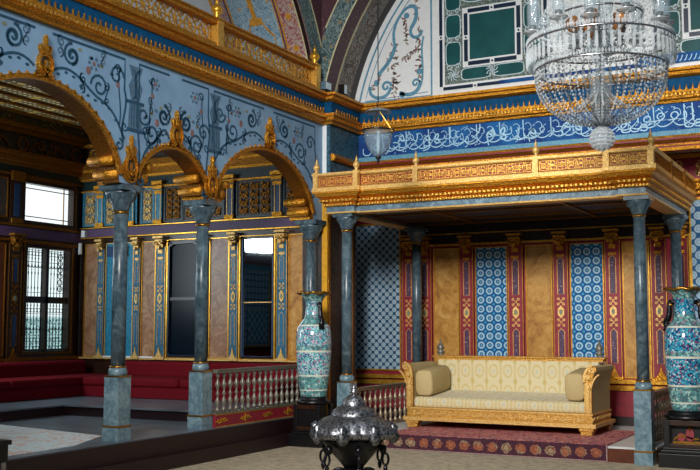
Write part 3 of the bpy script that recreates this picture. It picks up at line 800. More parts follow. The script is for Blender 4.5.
o = struct(b.build('wall_left_arch', recalc=False)); o['label'] = 'painted arch over the gallery with blue, red and ochre bands'
b = MB('plaster', 'scroll_red_band', 'paint_ochre', 'purple')
b.use('plaster'); b.box(-8.75, -8.6, 3.2, 13.1, 5.15, 8.2)
for (ra, rb_, m) in ((.0, .05, 'paint_ochre'), (.05, .09, 'purple'), (.09, .36, 'scroll_red_band'), (.36, .42, 'paint_ochre')):
    b.use(m); b.rib(PX(-8.6), [(CY+(RS-(ra+rb_)/2)*cos(a), CZ2+(RS-(ra+rb_)/2)*sin(a)) for a in an], rb_-ra, 0, .01)
o = struct(b.build('wall_left_upper')); o['label'] = 'pale plaster wall behind the gilded gallery balustrade'
b = MB('marble_white'); b.box(-8.7, XA-.34, 3.2, 13.1, 5.1, 5.155); struct(b.build('floor_gallery'))['label'] = 'gallery floor above the arcade'

# ---- alcove wall behind the canopy
b = MB('maroon', 'deep_maroon', 'gold_smooth'); PBk = PY(YB)
b.use('maroon'); b.box(-9.4, -.3, YB, YB+.2, 0., 4.2)
bk = struct(b.build('wall_back')); bk['label'] = 'crimson and gold alcove wall with tile and marble panels'
b = MB('deep_maroon'); b.plate(PBk, -7.7, -.5, .0, .32, 0, .04); b.build('skirting', bk)
b = MB('gold_smooth'); b.plate(PBk, -9.3, -.5, .80, .86, 0, .07); b.plate(PBk, -9.3, -.5, .70, .77, 0, .035); b.build('dado_rail', bk)
b = MB('gold'); b.plate(PBk, -9.3, -.5, 3.60, 3.70, 0, .16); b.plate(PBk, -9.3, -.5, 3.70, 3.74, 0, .22); b.plate(PBk, -9.3, -.5, 3.54, 3.60, 0, .08)
b.plate(PBk, -9.3, -.5, 4.08, 4.14, 0, .06); b.build('upper_moulding', bk)
def framed(b, P, u0, u1, v0, v1, field, frame='gold_smooth', w=.03, d=.012):
    b.use(field); b.plate(P, u0, u1, v0, v1, 0, d); b.use(frame)
    b.plate(P, u0, u0+w, v0, v1, d, d+.018); b.plate(P, u1-w, u1, v0, v1, d, d+.018)
    b.plate(P, u0+w, u1-w, v1-w, v1, d, d+.018); b.plate(P, u0+w, u1-w, v0, v0+w, d, d+.018)
for (u0, u1, m, nm, lab) in ((-6.43, -5.96, 'ochre_marble', 'marble_panel', None), (-5.71, -5.15, 'tile_rings', 'tile_panel', None),
                    (-4.88, -4.43, 'ochre_marble', 'marble_panel', None), (-4.18, -3.64, 'tile_rings', 'tile_panel', None), (-3.39, -2.97, 'ochre_marble', 'marble_panel', None)):
    b = MB(); framed(b, PBk, u0+.015, u1-.015, .88, 2.90, m, 'gold_smooth', .014); b.build(nm, bk)
b = MB(); framed(b, PBk, -8.6, -7.0, .92, 3.36, 'tile_dots', 'gold_smooth', .025); b.build('tile_panel', bk)
b = MB(); framed(b, PBk, -2.42, -.6, .92, 3.5, 'tile_dots_bright', 'gold_smooth', .04); b.build('tile_panel', bk)
def knot(b, P, u, v, r, d):
    for s in (-1, 1): b.rib(P, bez((u-r, v-s*r), (u, v-s*r*.2), (u, v+s*r*.2), (u+r, v+s*r), 8), .009, 0, d)
    for s in (-1, 1):
        for t in (-1, 1): b.ring(P, u+s*r*.8, v+t*r*.8, r*.35, .008, 0, d, 8)
def pilaster(P, u0, u1, z0, z1, zc, ground='maroon', inset='purple_flowers', edge='gold_smooth', hl='gold_cream', parent=None, cap=True, d=.05, capm='gold'):
    w = u1-u0; cu = (u0+u1)/2
    b = MB(ground); b.plate(P, u0, u1, z0, z1, 0, d)
    b.use(edge); b.plate(P, u0, u0+w*.035, z0, z1, d, d+.006); b.plate(P, u1-w*.035, u1, z0, z1, d, d+.008)
    dd = 0 if False else d
    def Q(u, v, e=0.): return P(u, v, dd+e)
    L = .27
    for (a0, a1) in ((z0+.22, zc-L), (zc+L, z1-.24)):
        b.use(inset); b.plate(Q, cu-w*.15, cu+w*.15, a0, a1, 0, .004)
        b.use(hl); b.rib(Q, [(cu-w*.21, a0), (cu+w*.21, a0), (cu+w*.21, a1-.03), (cu, a1+.02), (cu-w*.21, a1-.03)], w*.035, 0, .008, True)
    b.use(hl)
    for s in (-1, 1): knot(b, Q, cu, zc+s*.16, w*.22, .008)
    # medallion
    m = [(cu, zc-.10), (cu+w*.22, zc-.04), (cu+w*.22, zc+.04), (cu, zc+.10), (cu-w*.22, zc+.04), (cu-w*.22, zc-.04)]
    b.use(hl); b.poly(Q, m, 0, .012); b.use('paint_leaf'); b.disc(Q, cu, zc, w*.12, .012, .016, 10, .045)
    # base leaf
    b.use(capm); b.poly(Q, [(cu-w*.38, z0), (cu+w*.38, z0), (cu+w*.1, z0+.10), (cu, z0+.19), (cu-w*.1, z0+.10)], 0, .02)
    b.plate(P, u0-.01, u1+.01, z0-.03, z0+.02, 0, d+.03)
    p = b.build('pilaster', parent)
    if cap:
        b = MB(capm); f = .9 if w > .15 else 1.2
        for (zz, hw, dp, hh) in ((z1-.22, .26, .01, .04), (z1-.12, .22, .02, .06), (z1-.02, .34, .04, .05), (z1+.05, .40, .07, .06), (z1+.13, .50, .10, .035)):
            b.plate(P, cu-w*hw, cu+w*hw, zz, zz+hh, 0, d+dp)
        for s in (-1, 1): b.rib(Q, spiral(cu+s*w*.25, z1+.06, w*.22, 0, 1.1, s, 10), .014, 0, .10)
        b.disc(Q, cu, z1-.02, w*.16, 0, .09, 8)
        b.build('capital', p)
    return p
for (u0, u1) in ((-6.96, -6.73), (-6.68, -6.44), (-5.95, -5.72), (-5.14, -4.90), (-4.42, -4.19), (-3.63, -3.40), (-2.96, -2.74), (-2.62, -2.43)):
    pilaster(PBk, u0, u1, .88, 2.92, 1.86, parent=bk)
b = MB('deep_maroon', 'gold_dark'); b.plate(PBk, -7.0, -2.4, 2.98, 3.30, 0, .03); b.use('gold_smooth'); b.plate(PBk, -7.0, -2.4, 2.94, 2.97, 0, .05); b.plate(PBk, -7.0, -2.4, 3.12, 3.14, .03, .045)
b.build('frieze', bk)
# crimson frieze with cream scrolls above the shelf moulding
b = MB('maroon', 'gold_cream')
for k, (u0, u1) in enumerate(((-9.2, -8.2), (-8.1, -7.4), (-3.05, -2.84), (-2.38, -1.5), (-1.4, -.6))):
    b.use('maroon'); b.plate(PBk, u0, u1, 3.76, 4.07, 0, .02); b.use('gold_cream')
    if u1-u0 > .4: foliage(b, PBk, u0+.05, (u0+u1)/2-.02, 3.79, 4.05, .028, .02, .035); foliage(b, PBk, (u0+u1)/2+.02, u1-.05, 3.79, 4.05, .028, .02, .035)
    b.build('frieze_panel', bk) if k == 4 else None
b = MB('gold_cream', 'maroon'); b.use('maroon'); b.plate(PBk, -2.80, -2.42, 3.75, 4.08, 0, .03)
b.use('gold_cream'); b.ring(PBk, -2.61, 3.86, .08, .035, .03, .05, 14); b.ring(PBk, -2.61, 3.86, .03, .02, .03, .05, 10)
for s in (-1, 1): b.rib(PBk, spiral(-2.61+s*.08, 4.00, .06, -pi/2, 1.2, s, 12), .022, .03, .05); b.rib(PBk, spiral(-2.61+s*.13, 3.86, .05, pi/2, 1.2, s, 12), .02, .03, .05)
b.build('scroll_bracket', bk)

# ---- ceilings
b = MB('bay_ceiling_pattern'); b.box(-12.8, XA-.34, 3.0, 13.8, 5.16, 5.2)
cb = struct(b.build('ceiling_side_bay')); cb['label'] = 'gilt latticed ceiling of the side bay'
b = MB('lattice_gold')
i = 0
b.use('gold_dark')
for k in range(12): x = -12.4+k*.4; b.box(x, x+.07, 3.2, 13.5, 5.125, 5.16)
b.build('gilt_ribs', cb)
b = MB('plaster'); b.box(-8.8, 2.4, -1.5, 15.4, 8.2, 8.3); struct(b.build('ceiling'))['label'] = 'hall ceiling'

# ================================================================== SIDE BAY
PE = PY(YE); PW = PX(XW)
b = MB('dark_wood'); b.box(-12.8, -7.3, YE, YE+.15, .37, 5.2)
ew = struct(b.build('wall_bay_end')); ew['label'] = 'end wall of the side bay with mirrors, marble panels and blue pilasters'
# lower panels
for (u0, u1, m, fr) in ((-12.48, -12.18, 'rose_marble', 'gold_smooth'), (-12.0, -11.38, 'turquoise', 'gold_cream'), (-11.20, -10.90, 'rose_marble', 'gold_smooth'),
                        (-9.78, -9.39, 'rose_marble', 'gold_smooth'), (-8.26, -7.96, 'ochre_marble', 'gold_smooth')):
    b = MB(); framed(b, PE, u0, u1, 1.12, 3.10, m, fr, .013); b.build('wall_panel', ew)
b = MB('navy'); b.plate(PE, -11.98, -11.51, 2.86, 3.04, .03, .035); b.build('blue_square', ew)
# dark tall windows / mirror
def tall_glass(nm, u0, u1, glass, label):
    b = MB('gold_smooth'); b.rib(PE, [(u0, 1.12), (u1, 1.12), (u1, 3.10), (u0, 3.10)], .028, 0, .05, True)
    b.use('navy'); b.rib(PE, [(u0+.045, 1.165), (u1-.045, 1.165), (u1-.045, 3.055), (u0+.045, 3.055)], .022, 0, .04, True)
    o = b.build(nm); tag(o, label, 'mirror' if 'mirror' in nm else 'window')
    b = MB(glass); b.plate(PE, u0+.05, u1-.05, 1.17, 3.05, .0, .012); b.build('glass', o); return o
o = tall_glass('dark_glass_panel', -10.64, -9.95, 'dark_glass', 'tall dark glazed panel on the bay end wall behind the second column')
b = MB('black', 'gold_cream'); b.rib(PE, [(-10.6, 1.2), (-10.6, 2.98), (-10.5, 3.04), (-10.1, 3.05), (-10.0, 3.0)], .035, .03, .06); b.use('black'); b.plate(PE, -10.6, -9.98, 2.08, 2.13, .012, .04); b.build('dark_frame', o)
o = tall_glass('wall_mirror', -9.17, -8.50, 'mirror_glass', 'tall gilt-framed mirror reflecting a bright window, right of the second column')
b = MB('gold_cream'); b.plate(PE, -9.12, -8.55, 2.02, 2.035, .012, .02); b.build('glass_joint', o)
for (u0, u1) in ((-12.17, -12.01), (-11.36, -11.21), (-10.88, -10.67), (-9.37, -9.20), (-8.46, -8.27), (-7.95, -7.76)):
    pilaster(PE, u0, u1, 1.12, 3.0, 2.12, 'pilaster_blue', 'turq_flowers', 'gold_smooth', 'gold_cream', ew, capm='gold_cream')
pilaster(PE, -9.92, -9.82, 1.12, 3.0, 2.12, 'pilaster_blue', 'turq_flowers', 'gold_smooth', 'gold_cream', ew, capm='gold_cream')
b = MB('purple', 'gold_smooth'); b.plate(PE, -12.6, -7.35, 3.22, 3.36, 0, .05)
b.use('gold_smooth'); b.plate(PE, -12.6, -7.35, 3.37, 3.385, 0, .08); b.plate(PE, -12.6, -7.35, 3.195, 3.213, 0, .07); b.use('gold_cream'); b.plate(PE, -12.6, -7.35, 1.085, 1.115, 0, .055)
b.use('white'); b.plate(PE, -12.1, -10.66, 1.115, 1.14, .05, .065); b.build('purple_band', ew)
# relief panels above; left ones lighter, the light there put into their colours
up_cols = [-12.55, -12.20, -11.60, -11.28, -10.95, -10.62, -9.98, -9.80, -9.45, -9.22, -8.52, -8.30, -7.6]
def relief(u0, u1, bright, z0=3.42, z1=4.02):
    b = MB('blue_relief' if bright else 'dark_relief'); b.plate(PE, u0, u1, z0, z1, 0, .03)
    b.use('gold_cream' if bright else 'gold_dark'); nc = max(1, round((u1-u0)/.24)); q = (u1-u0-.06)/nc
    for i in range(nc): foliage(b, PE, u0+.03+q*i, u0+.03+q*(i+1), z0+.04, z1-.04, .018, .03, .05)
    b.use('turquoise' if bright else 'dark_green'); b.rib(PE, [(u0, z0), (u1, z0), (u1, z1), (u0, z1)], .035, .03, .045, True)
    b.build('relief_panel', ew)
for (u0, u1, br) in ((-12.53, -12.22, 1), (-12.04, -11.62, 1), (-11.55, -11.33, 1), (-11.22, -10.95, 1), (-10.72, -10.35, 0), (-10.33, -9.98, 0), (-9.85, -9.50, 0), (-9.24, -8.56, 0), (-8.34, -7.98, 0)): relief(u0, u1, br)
for k, cu in enumerate((-12.13, -11.44, -10.84, -9.37, -8.45, -7.89)):
    b = MB('turquoise' if k < 3 else 'navy'); b.plate(PE, cu-.075, cu+.075, 3.39, 4.0, 0, .06)  # left three lighter: light on that end is painted in
    b.use('gold_cream'); b.rib(PE, [(cu-.05, 3.44), (cu+.05, 3.44), (cu+.05, 3.95), (cu-.05, 3.95)], .012, .06, .07, True)
    b.use('gold'); b.plate(PE, cu-.09, cu+.09, 3.39, 3.46, 0, .09)
    for i, zz in enumerate((3.90, 3.98, 4.06)): b.plate(PE, cu-.08-.015*i, cu+.08+.015*i, zz, zz+.06, 0, .08+.02*i)
    b.build('small_pilaster', ew)
b = MB('dark_green', 'gold', 'dark_relief'); b.plate(PE, -12.6, -7.35, 4.04, 4.22, 0, .02)
b.use('gold'); b.plate(PE, -12.6, -7.35, 4.02, 4.05, 0, .06); b.plate(PE, -12.6, -7.35, 4.22, 4.26, 0, .08); b.use('gold_dark'); b.plate(PE, -12.6, -7.35, 4.26, 4.36, 0, .12); b.use('gold'); b.plate(PE, -12.6, -7.35, 4.36, 4.40, 0, .16); b.use('gold_dark'); b.plate(PE, -12.6, -7.35, 4.40, 4.50, 0, .18)
b.use('dark_relief'); b.plate(PE, -12.6, -7.35, 4.52, 5.16, 0, .03); b.use('gold')
b.plate(PE, -12.6, -7.35, 4.82, 4.88, 0, .10)
for i in range(8): b.ring(PE, -12.3+.6*i, 4.67, .11, .03, .03, .06, 14); b.ring(PE, -12.3+.6*i, 4.67, .05, .02, .03, .06, 10)
b.build('gilt_cornice', ew)

# window wall: openings cut round the windows
wins = [(12.17, 13.38, 3.37, 4.09, 'u'), (12.26, 13.33, 1.23, 3.00, 'l'), (9.75, 10.95, 3.37, 4.09, 'u'), (9.80, 10.90, 1.23, 3.00, 'l'), (7.25, 8.5, 3.37, 4.09, 'u')]
b = MB('dark_wood')
ycut = sorted(set([3.0, YE]+[w_[0] for w_ in wins]+[w_[1] for w_ in wins])); zcut = [.37, 1.23, 3.0, 3.37, 4.09, 5.2]
for i in range(len(ycut)-1):
    for j in range(len(zcut)-1):
        ym, zm = (ycut[i]+ycut[i+1])/2, (zcut[j]+zcut[j+1])/2
        if any(w_[0] < ym < w_[1] and w_[2] < zm < w_[3] for w_ in wins): continue
        b.box(XW-.2, XW, ycut[i], ycut[i+1], zcut[j], zcut[j+1])
ww = struct(b.build('wall_window_side', recalc=False)); ww['label'] = 'dark wood panelled window wall of the side bay'
def window(i, y0, y1, z0, z1, kind, lab):
    b = MB('dark_wood', 'gold_dark')
    b.use('dark_wood'); b.rib(PW, [(y0+.02, z0+.02), (y1-.02, z0+.02), (y1-.02, z1-.02), (y0+.02, z1-.02)], .06, -.12, .03, True)
    b.use('gold_dark'); b.rib(PW, [(y0-.03, z0-.03), (y1+.03, z0-.03), (y1+.03, z1+.03), (y0-.03, z1+.03)], .03, 0, .035, True)
    o = struct(b.build('window_%d' % i)); o['label'] = lab
    if kind == 'u':
        p = MB('sky_pane'); p.plate(PW, y0, y1, z0, z1, -.12, -.10); p.build('pane', o)
        q = MB('brass', 'tile_white')
        q.use('brass')
        for y in (y0+.15, y1-.15): q.plate(PW, y-.008, y+.008, z0, z1, -.10, -.085)
        for z in (z0+.13, z1-.11): q.plate(PW, y0, y1, z-.008, z+.008, -.10, -.085)
        q.build('glazing_bars', o)
    else:
        ym = (y0+y1)/2; zm = 2.10
        p = MB('garden_pane'); p.plate(PW, y0, y1, z0, z1, -.14, -.12); p.build('pane', o)
        m = MB('dark_wood'); m.plate(PW, ym-.035, ym+.035, z0, z1, -.12, .0); m.plate(PW, y0, y1, zm-.06, zm+.05, -.12, .0); m.build('mullion', o)
        g = MB('black')
        for (a, bb_) in ((y0+.05, ym-.04), (ym+.04, y1-.05)):
            n = 6
            for k in range(n+1):
                y = a+(bb_-a)*k/n; g.plate(PW, y-.004, y+.004, z0+.04, z1-.04, -.11, -.098)
                for zc_ in (1.35, 1.55, 1.75, 2.0, 2.3, 2.55, 2.8): g.disc(PW, y, zc_, .010, -.11, -.095, 6, .025)
            for k in range(n):
                y = a+(bb_-a)*(k+.5)/n
                for zc_ in (1.28, 1.42, 1.92, 2.88): g.ring(PW, y, zc_, .035, .007, -.11, -.098, 10)
                for zc_ in (2.66, 1.60): g.rib(PW, bez((y-.04, zc_+.08), (y-.04, zc_-.05), (y+.04, zc_-.05), (y+.04, zc_+.08), 6), .01, -.11, -.098)
            for zc_ in (1.24, 1.50, 1.86, 2.22, 2.74, 2.94): g.plate(PW, a, bb_, zc_-.004, zc_+.004, -.11, -.098)
        for k in range(6): g.ring(PW, y1-.13, 2.3+k*.11, .05, .012, -.11, -.098, 10)
        g.build('iron_grille', o)
    return o
window(1, *wins[0], 'bright upper window in the corner of the side bay')
window(2, *wins[1], 'lower casement window with iron grille in the side bay corner')
window(5, *wins[2], 'second upper window of the window wall'); window(6, *wins[3], 'second grilled casement of the window wall'); window(7, *wins[4], 'third upper window, seen in the mirror')
b = MB('purple', 'gold_dark', 'dark_green', 'gold', 'dark_relief', 'lattice_gold')
b.use('deep_maroon'); b.plate(PW, 3.2, YE, 3.09, 3.30, 0, .02); b.use('purple'); b.plate(PW, 3.2, YE, 3.12, 3.28, .02, .03)
b.use('gold_dark')
for (z0, z1, d) in ((3.30, 3.335, .05), (3.045, 3.08, .05), (4.14, 4.17, .05), (4.30, 4.36, .09), (4.36, 4.46, .15), (4.46, 4.52, .20), (4.84, 4.92, .10), (4.92, 5.00, .16), (1.08, 1.13, .05)): b.plate(PW, 3.2, YE-.02, z0, z1, 0, d)
b.use('dark_green'); b.plate(PW, 3.2, YE, 4.17, 4.30, 0, .015)
b.use('dark_relief'); b.plate(PW, 3.2, YE, 4.52, 4.84, 0, .03)
b.use('gold_dark')
for k in range(7):
    y = 12.9-k*1.25
    b.ring(PW, y+.45, 4.68, .11, .03, .03, .06, 14)
    for s in (-1, 1):
        b.rib(PW, spiral(y-.25+s*.16, 4.70, .10, pi/2, 1.3, s, 14), .028, .03, .06); b.rib(PW, bez((y-.25, 4.55), (y-.25+s*.1, 4.8), (y-.25+s*.25, 4.8), (y-.25+s*.42, 4.58)), .022, .03, .06)
b.use('lattice_gold'); b.plate(PW, 3.2, YE, 5.0, 5.16, 0, .10); b.build('gilt_mouldings', ww)
for (y0, y1) in ((11.88, 12.16), (9.42, 9.72), (11.0, 11.2), (8.55, 8.75), (6.95, 7.2)):
    pilaster(PW, y0, y1, 1.10, 3.0, 2.10, 'dark_wood', 'navy', 'gold_dark', 'gold_dark', ww, capm='gold_dark')
    b = MB('dark_wood', 'navy', 'gold_dark'); b.plate(PW, y0, y1, 3.34, 4.2, 0, .04); b.use('navy'); b.plate(PW, y0+.08, y1-.08, 3.45, 4.0, .04, .045)
    b.use('gold_dark'); b.plate(PW, y0+.02, y1-.02, 3.34, 3.42, .04, .07); b.plate(PW, y0, y1, 4.05, 4.2, .04, .08); b.build('small_pilaster', ww)
for (y0, y1) in ((11.25, 11.84), (8.80, 9.38), (5.6, 6.8)):
    b = MB(); framed(b, PW, y0, y1, 1.16, 3.0, 'walnut', 'gold_dark', .02); framed(b, PW, y0, y1, 3.42, 4.08, 'dark_relief', 'gold_dark', .02); b.build('wood_panel', ww)
b = MB(); framed(b, PW, 7.3, 8.45, 1.2, 2.98, 'tile_rings_side', 'gold_smooth', .03)
b.use('turquoise'); b.plate(PW, 7.3, 8.45, 2.95, 3.06, .03, .05); b.use('tile_dots_side'); b.plate(PW, 7.5, 8.25, 1.3, 2.0, .03, .05); b.build('tile_panel', ww)
# near end wall of the bay
b = MB('dark_wood', 'walnut'); b.box(-12.8, XA-.3, 4.9, 5.0, .37, 5.16); struct(b.build('wall_bay_near'))['label'] = 'near end wall of the side bay'

# small fittings in the corner
b = MB('white'); b.box(-12.50, -12.42, YE-.12, YE-.03, 3.22, 3.34); o = b.build('wall_sensor'); tag(o, 'small white box-shaped sensor high in the bay corner', 'sensor')
b = MB('white'); b.smooth = True; b.tube([(-12.54, YE-.09, 2.92), (-12.54, YE-.09, 3.12)], .035, 8); b.smooth = False; o = b.build('wall_detector'); tag(o, 'small white capsule light with a cable hanging in the bay corner', 'light')
b = MB('black'); b.tube([(-12.54, YE-.07, 2.95), (-12.55, YE-.06, 2.0), (-12.545, YE-.06, 1.13)], .008, 5); b.build('cable', o)
for (x, y0, col, lab, w_, h_) in ((XA+.12, 13.02, 'paint_grey', 'pale grey box floodlight on the cornice left of the pier', .18, .12), (-7.18, 13.38, 'black', 'small black floodlight with white face on the pier cornice', .10, .15)):
    b = MB(col); b.box(x-.05, x+.05, y0-w_/2, y0+w_/2, 5.19, 5.19+h_)
    b.use('black'); b.box(x-.02, x+.02, y0-.02, y0+.02, 5.152, 5.19)
    o = b.build('floodlight'); tag(o, lab, 'light')
    b = MB('tile_white'); b.box(x+.05, x+.056, y0-w_/2+.015, y0+w_/2-.015, 5.20, 5.18+h_); b.build('lens', o)

# divans: end and window side
def divan(name, boxes, label):
    pass
root = empty('divan', (-9.7, 12.9, .52)); tag(root, 'long red velvet divan along the bay end wall below the mirrors', 'sofa', 'red divans of the side bay')
def cush(b, x0, x1, y0, y1, z0, z1):
    b.box(x0, x1, y0, y1, z0, z1)
for i, (x0, x1) in enumerate(((-11.47, -9.55), (-9.53, -7.80))):
    b = MB('red_velvet'); cush(b, x0, x1, 12.47, 13.30, .70, .835); b.build('seat_cushion', root, bevel=.035)
    b = MB('red_velvet'); cush(b, x0, x1, 13.24, 13.50, .80, 1.07); b.build('back_cushion', root, bevel=.05)
b = MB('red_velvet', 'deep_maroon'); b.box(-11.47, -7.80, 12.50, 13.5, .53, .70); b.use('deep_maroon'); b.box(-11.47, -7.80, 12.53, 13.55, .521, .54); b.build('base', root)
root = empty('divan', (-12.0, 9.0, .52)); tag(root, 'red velvet divan under the grilled windows of the side bay', 'sofa', 'red divans of the side bay')
for i, (y0, y1) in enumerate(((5.1, 8.2), (8.22, 11.0), (11.02, 13.45))):
    b = MB('red_velvet'); cush(b, -12.30, -11.50, y0, y1, .70, .835); b.build('seat_cushion', root, bevel=.035)
    b = MB('red_velvet'); cush(b, -12.52, -12.26, y0, y1, .80, 1.07); b.build('back_cushion', root, bevel=.05)
b = MB('red_velvet', 'deep_maroon'); b.box(-12.52, -11.53, 5.1, 13.45, .53, .70); b.use('deep_maroon'); b.box(-12.5, -11.56, 5.1, 13.45, .521, .54); b.build('base', root)
# pale carpet of the bay
b = MB('pale_carpet', 'paint_rose'); k = b.add([(-12.0, 5.2, .382), (-10.55, 9.6, .382), (-10.10, 9.47, .382), (-7.97, 9.03, .382), (-7.60, 8.2, .382), (-7.55, 7.75, .382), (-7.55, 5.2, .382)])
b.face([k+i for i in range(7)]); k2 = b.add([(p[0], p[1], .372) for p in b.v[:7]])
for i in range(7): b.face([k+i, k+(i+1) % 7, k2+(i+1) % 7, k2+i])
o = b.build('carpet'); tag(o, 'pale rose and white patterned carpet on the marble floor at far left', 'carpet')

# ================================================================== COLUMNS
def column(loc, ped_h, pw, r, zt, name, label, group, cap_w, cap_h, neck=True):
    root = empty(name, loc); tag(root, label, 'column', group); h = zt-loc[2]
    b = MB('marble_blue', 'brass'); b.box(-pw/2, pw/2, -pw/2, pw/2, .165, ped_h); b.box(-pw*.54, pw*.54, -pw*.54, pw*.54, 0, .15)
    b.use('brass'); b.box(-pw*.57, pw*.57, -pw*.57, pw*.57, .15, .17); b.box(-pw*.53, pw*.53, -pw*.53, pw*.53, ped_h, ped_h+.015)
    b.build('pedestal', root, world=False)
    b = MB('marble_blue', 'brass'); b.smooth = True; z = ped_h+.015
    b.lathe([(pw*.50, z), (pw*.52, z+.03), (pw*.50, z+.06), (r*1.15, z+.085)], 20)
    b.use('brass'); b.lathe([(r*1.15, z+.085), (r*1.22, z+.095), (r*1.15, z+.108)], 20); b.use('marble_shaft')
    b.lathe([(r, z+.108), (r*1.02, (z+h)/2), (r*.95, h-cap_h-.02)], 20); b.build('shaft', root, world=False)
    b = MB('marble_shaft', 'brass'); b.smooth = True; b.use('brass'); b.lathe([(r*.98, h-cap_h-.03), (r*1.18, h-cap_h-.015), (r*1.0, h-cap_h)], 20); b.use('marble_shaft')
    zc = h-cap_h; W = cap_w/2; ch = cap_h
    b.lathe([(r, zc), (r*1.15, zc+ch*.12), (r*1.3, zc+ch*.3), (W*.80, zc+ch*.5), (W*.9, zc+ch*.66), (W*.98, zc+ch*.78)], 24, mod=lambda a, z: 1+.07*abs(cos(a*4))*(1 if z > zc+ch*.1 else 0))
    b.smooth = False; b.box(-W, W, -W, W, zc+ch*.78, h)
    for i in range(8):     # stalactite leaves
        a = i*pi/4; x, y = W*.86*cos(a), W*.86*sin(a); b.octa(x, y, zc+ch*.60, W*.14, ch*.18)
        x, y = W*.62*cos(a+pi/8), W*.62*sin(a+pi/8); b.octa(x, y, zc+ch*.40, W*.12, ch*.16)
    b.build('capital', root, world=False)
    return root
gA = 'blue-grey marble columns of the arcade'
c1 = column((-7.57, 8.80, .37), .70, .205, .080, 3.215, 'marble_column', 'nearest blue-grey marble arcade column, standing on the pale-carpeted marble step', gA, .36, .29)
dup(c1, (-7.57, 10.35, .37), label='second arcade column, where the low baluster railing begins')
dup(c1, (-7.50, 12.98, .37), label='arcade column partly hidden behind the left porcelain vase')
c0 = dup(c1, (-7.57, 6.00, .37), label='marble support of the arcade left of the first visible arch'); c0.name = 'trim_3'; c0['kind'] = 'structure'; del c0['category']; del c0['group']
for cy in (6.0, 8.80, 10.35, 12.98):       # gilded corbels over the capitals (part of the arcade)
    b = MB('gold', 'gold_dark'); x0, x1 = XA-.36, XA+.01
    x1 = XA-.02; b.box(x0, x1, cy-.19, cy+.17 if cy > 12 else cy+.19, 3.217, 3.26)
    for s in (-1, 1):
        if cy > 12 and s > 0: continue
        b.smooth = True; b.use('gold')
        b.tube([(x0, cy+s*.22, 3.32), (x1, cy+s*.22, 3.32)], .06, 12); b.tube([(x0, cy+s*.32, 3.46), (x1, cy+s*.32, 3.46)], .055, 12)
        b.smooth = False; b.use('gold_dark'); b.box(x0+.01, x1-.01, min(cy, cy+s*.26), max(cy, cy+s*.26), 3.26, 3.40)
    b.box(x0+.02, x1-.012, cy-.12, cy+.12, 3.42, 3.55)
    b.build('corbel', arc)
gC = 'slender marble columns carrying the gilded canopy'
d1 = column((-2.55, 12.35, 0.), .87, .20, .073, 3.20, 'canopy_column', 'front right marble column of the canopy, in front of the alcove', gC, .30, .22)
dup(d1, (-6.56, 12.35, 0.), label='front left marble column of the canopy, behind the metal brazier')
d2 = column((-6.51, 14.62, .19), .68, .20, .073, 3.20, 'canopy_column', 'rear left canopy column behind the left end of the sofa', gC, .30, .22)
dup(d2, (-2.52, 14.62, .19), label='rear right canopy column beside the right porcelain vase')

# ================================================================== RAILINGS
def baluster_mesh(h, r=.03):
    b = MB('rail_metal'); b.smooth = True
    P = [(.55, 0), (1.05, .03), (1.05, .07), (.6, .12), (.9, .2), (1.15, .28), (.55, .36), (.4, .42), (.95, .47), (.4, .52), (.55, .60), (1.1, .68), (1.2, .72), (.5, .80), (.4, .88), (.8, .93), (.8, 1.0)]
    b.lathe([(r*a, h*z) for a, z in P], 10); return b
def railing(name, p0, p1, z0, z1, n, label, board=None, mat='rail_metal', group=None):
    L = sqrt((p1[0]-p0[0])**2+(p1[1]-p0[1])**2); rz = atan2(p1[1]-p0[1], p1[0]-p0[0])
    root = empty(name, (p0[0], p0[1], z0), rz); tag(root, label, 'railing', group)
    b = MB(mat); b.box(0, L, -.035, .035, z1-z0-.045, z1-z0); b.box(0, L, -.045, .045, z1-z0-.012, z1-z0+.003); b.build('top_rail', root, world=False, bevel=.006)
    bh = .16 if board else .03
    b = MB('maroon' if board else mat, 'gold_smooth', mat)
    if board:
        b.use('maroon'); b.box(0, L, -.03, .03, 0, bh); b.use(mat); b.box(0, L, -.04, .04, bh, bh+.025)
        b.use('gold_smooth'); b.box(0, L, -.034, -.03, 0, .012); b.box(0, L, -.034, -.03, bh-.012, bh)
    else: b.box(0, L, -.04, .04, 0, bh)
    base = b.build('base_board', root, world=False)
    if board:
        for i in range(5):
            u = .12+(L-.24)*i/4; Pf = lambda a, v, d=0.: (a, -.03-d, v)
            e = MB('gold_smooth')
            for s in (-1, 1):
                e.rib(Pf, spiral(u+s*.06, .08, .035, 0, 1.1, s, 10), .014, 0, .008); e.rib(Pf, bez((u, .08), (u+s*.05, .12), (u+s*.10, .05), (u+s*.14, .08), 6), .012, 0, .008)
            e.rib(Pf, [(u, .03 if i % 2 else .05), (u, .14 if i % 2 else .11)], .016, 0, .01); e.disc(Pf, u, .08, .018, 0, .01, 8); e.build('gilt_emblem', base, world=False)
    zb = bh+(.025 if board else 0.); m = baluster_mesh(z1-z0-.045-zb)
    m.mats = [mat]; first = None
    for i in range(n):
        x = L*(i+.5)/n
        if first is None:
            first = m.build('baluster', root, world=False); first.location = (x, 0, zb)
        else:
            k = first.copy(); COL.objects.link(k); k.parent = root; k.location = (x, 0, zb)
    return root
railing('baluster_railing', (-7.45, 10.48), (-7.45, 12.86), .372, 1.09, 17, 'silvery baluster railing on a maroon board between the second arcade column and the left vase', board=True)
railing('baluster_railing', (-6.56, 12.47), (-6.56, 14.50), .192, .78, 12, 'short baluster railing left of the sofa', mat='rail_bronze')
railing('baluster_railing', (-2.55, 12.47), (-2.53, 14.50), .192, .83, 12, 'short baluster railing between the front right canopy column and the right vase', mat='rail_bronze')

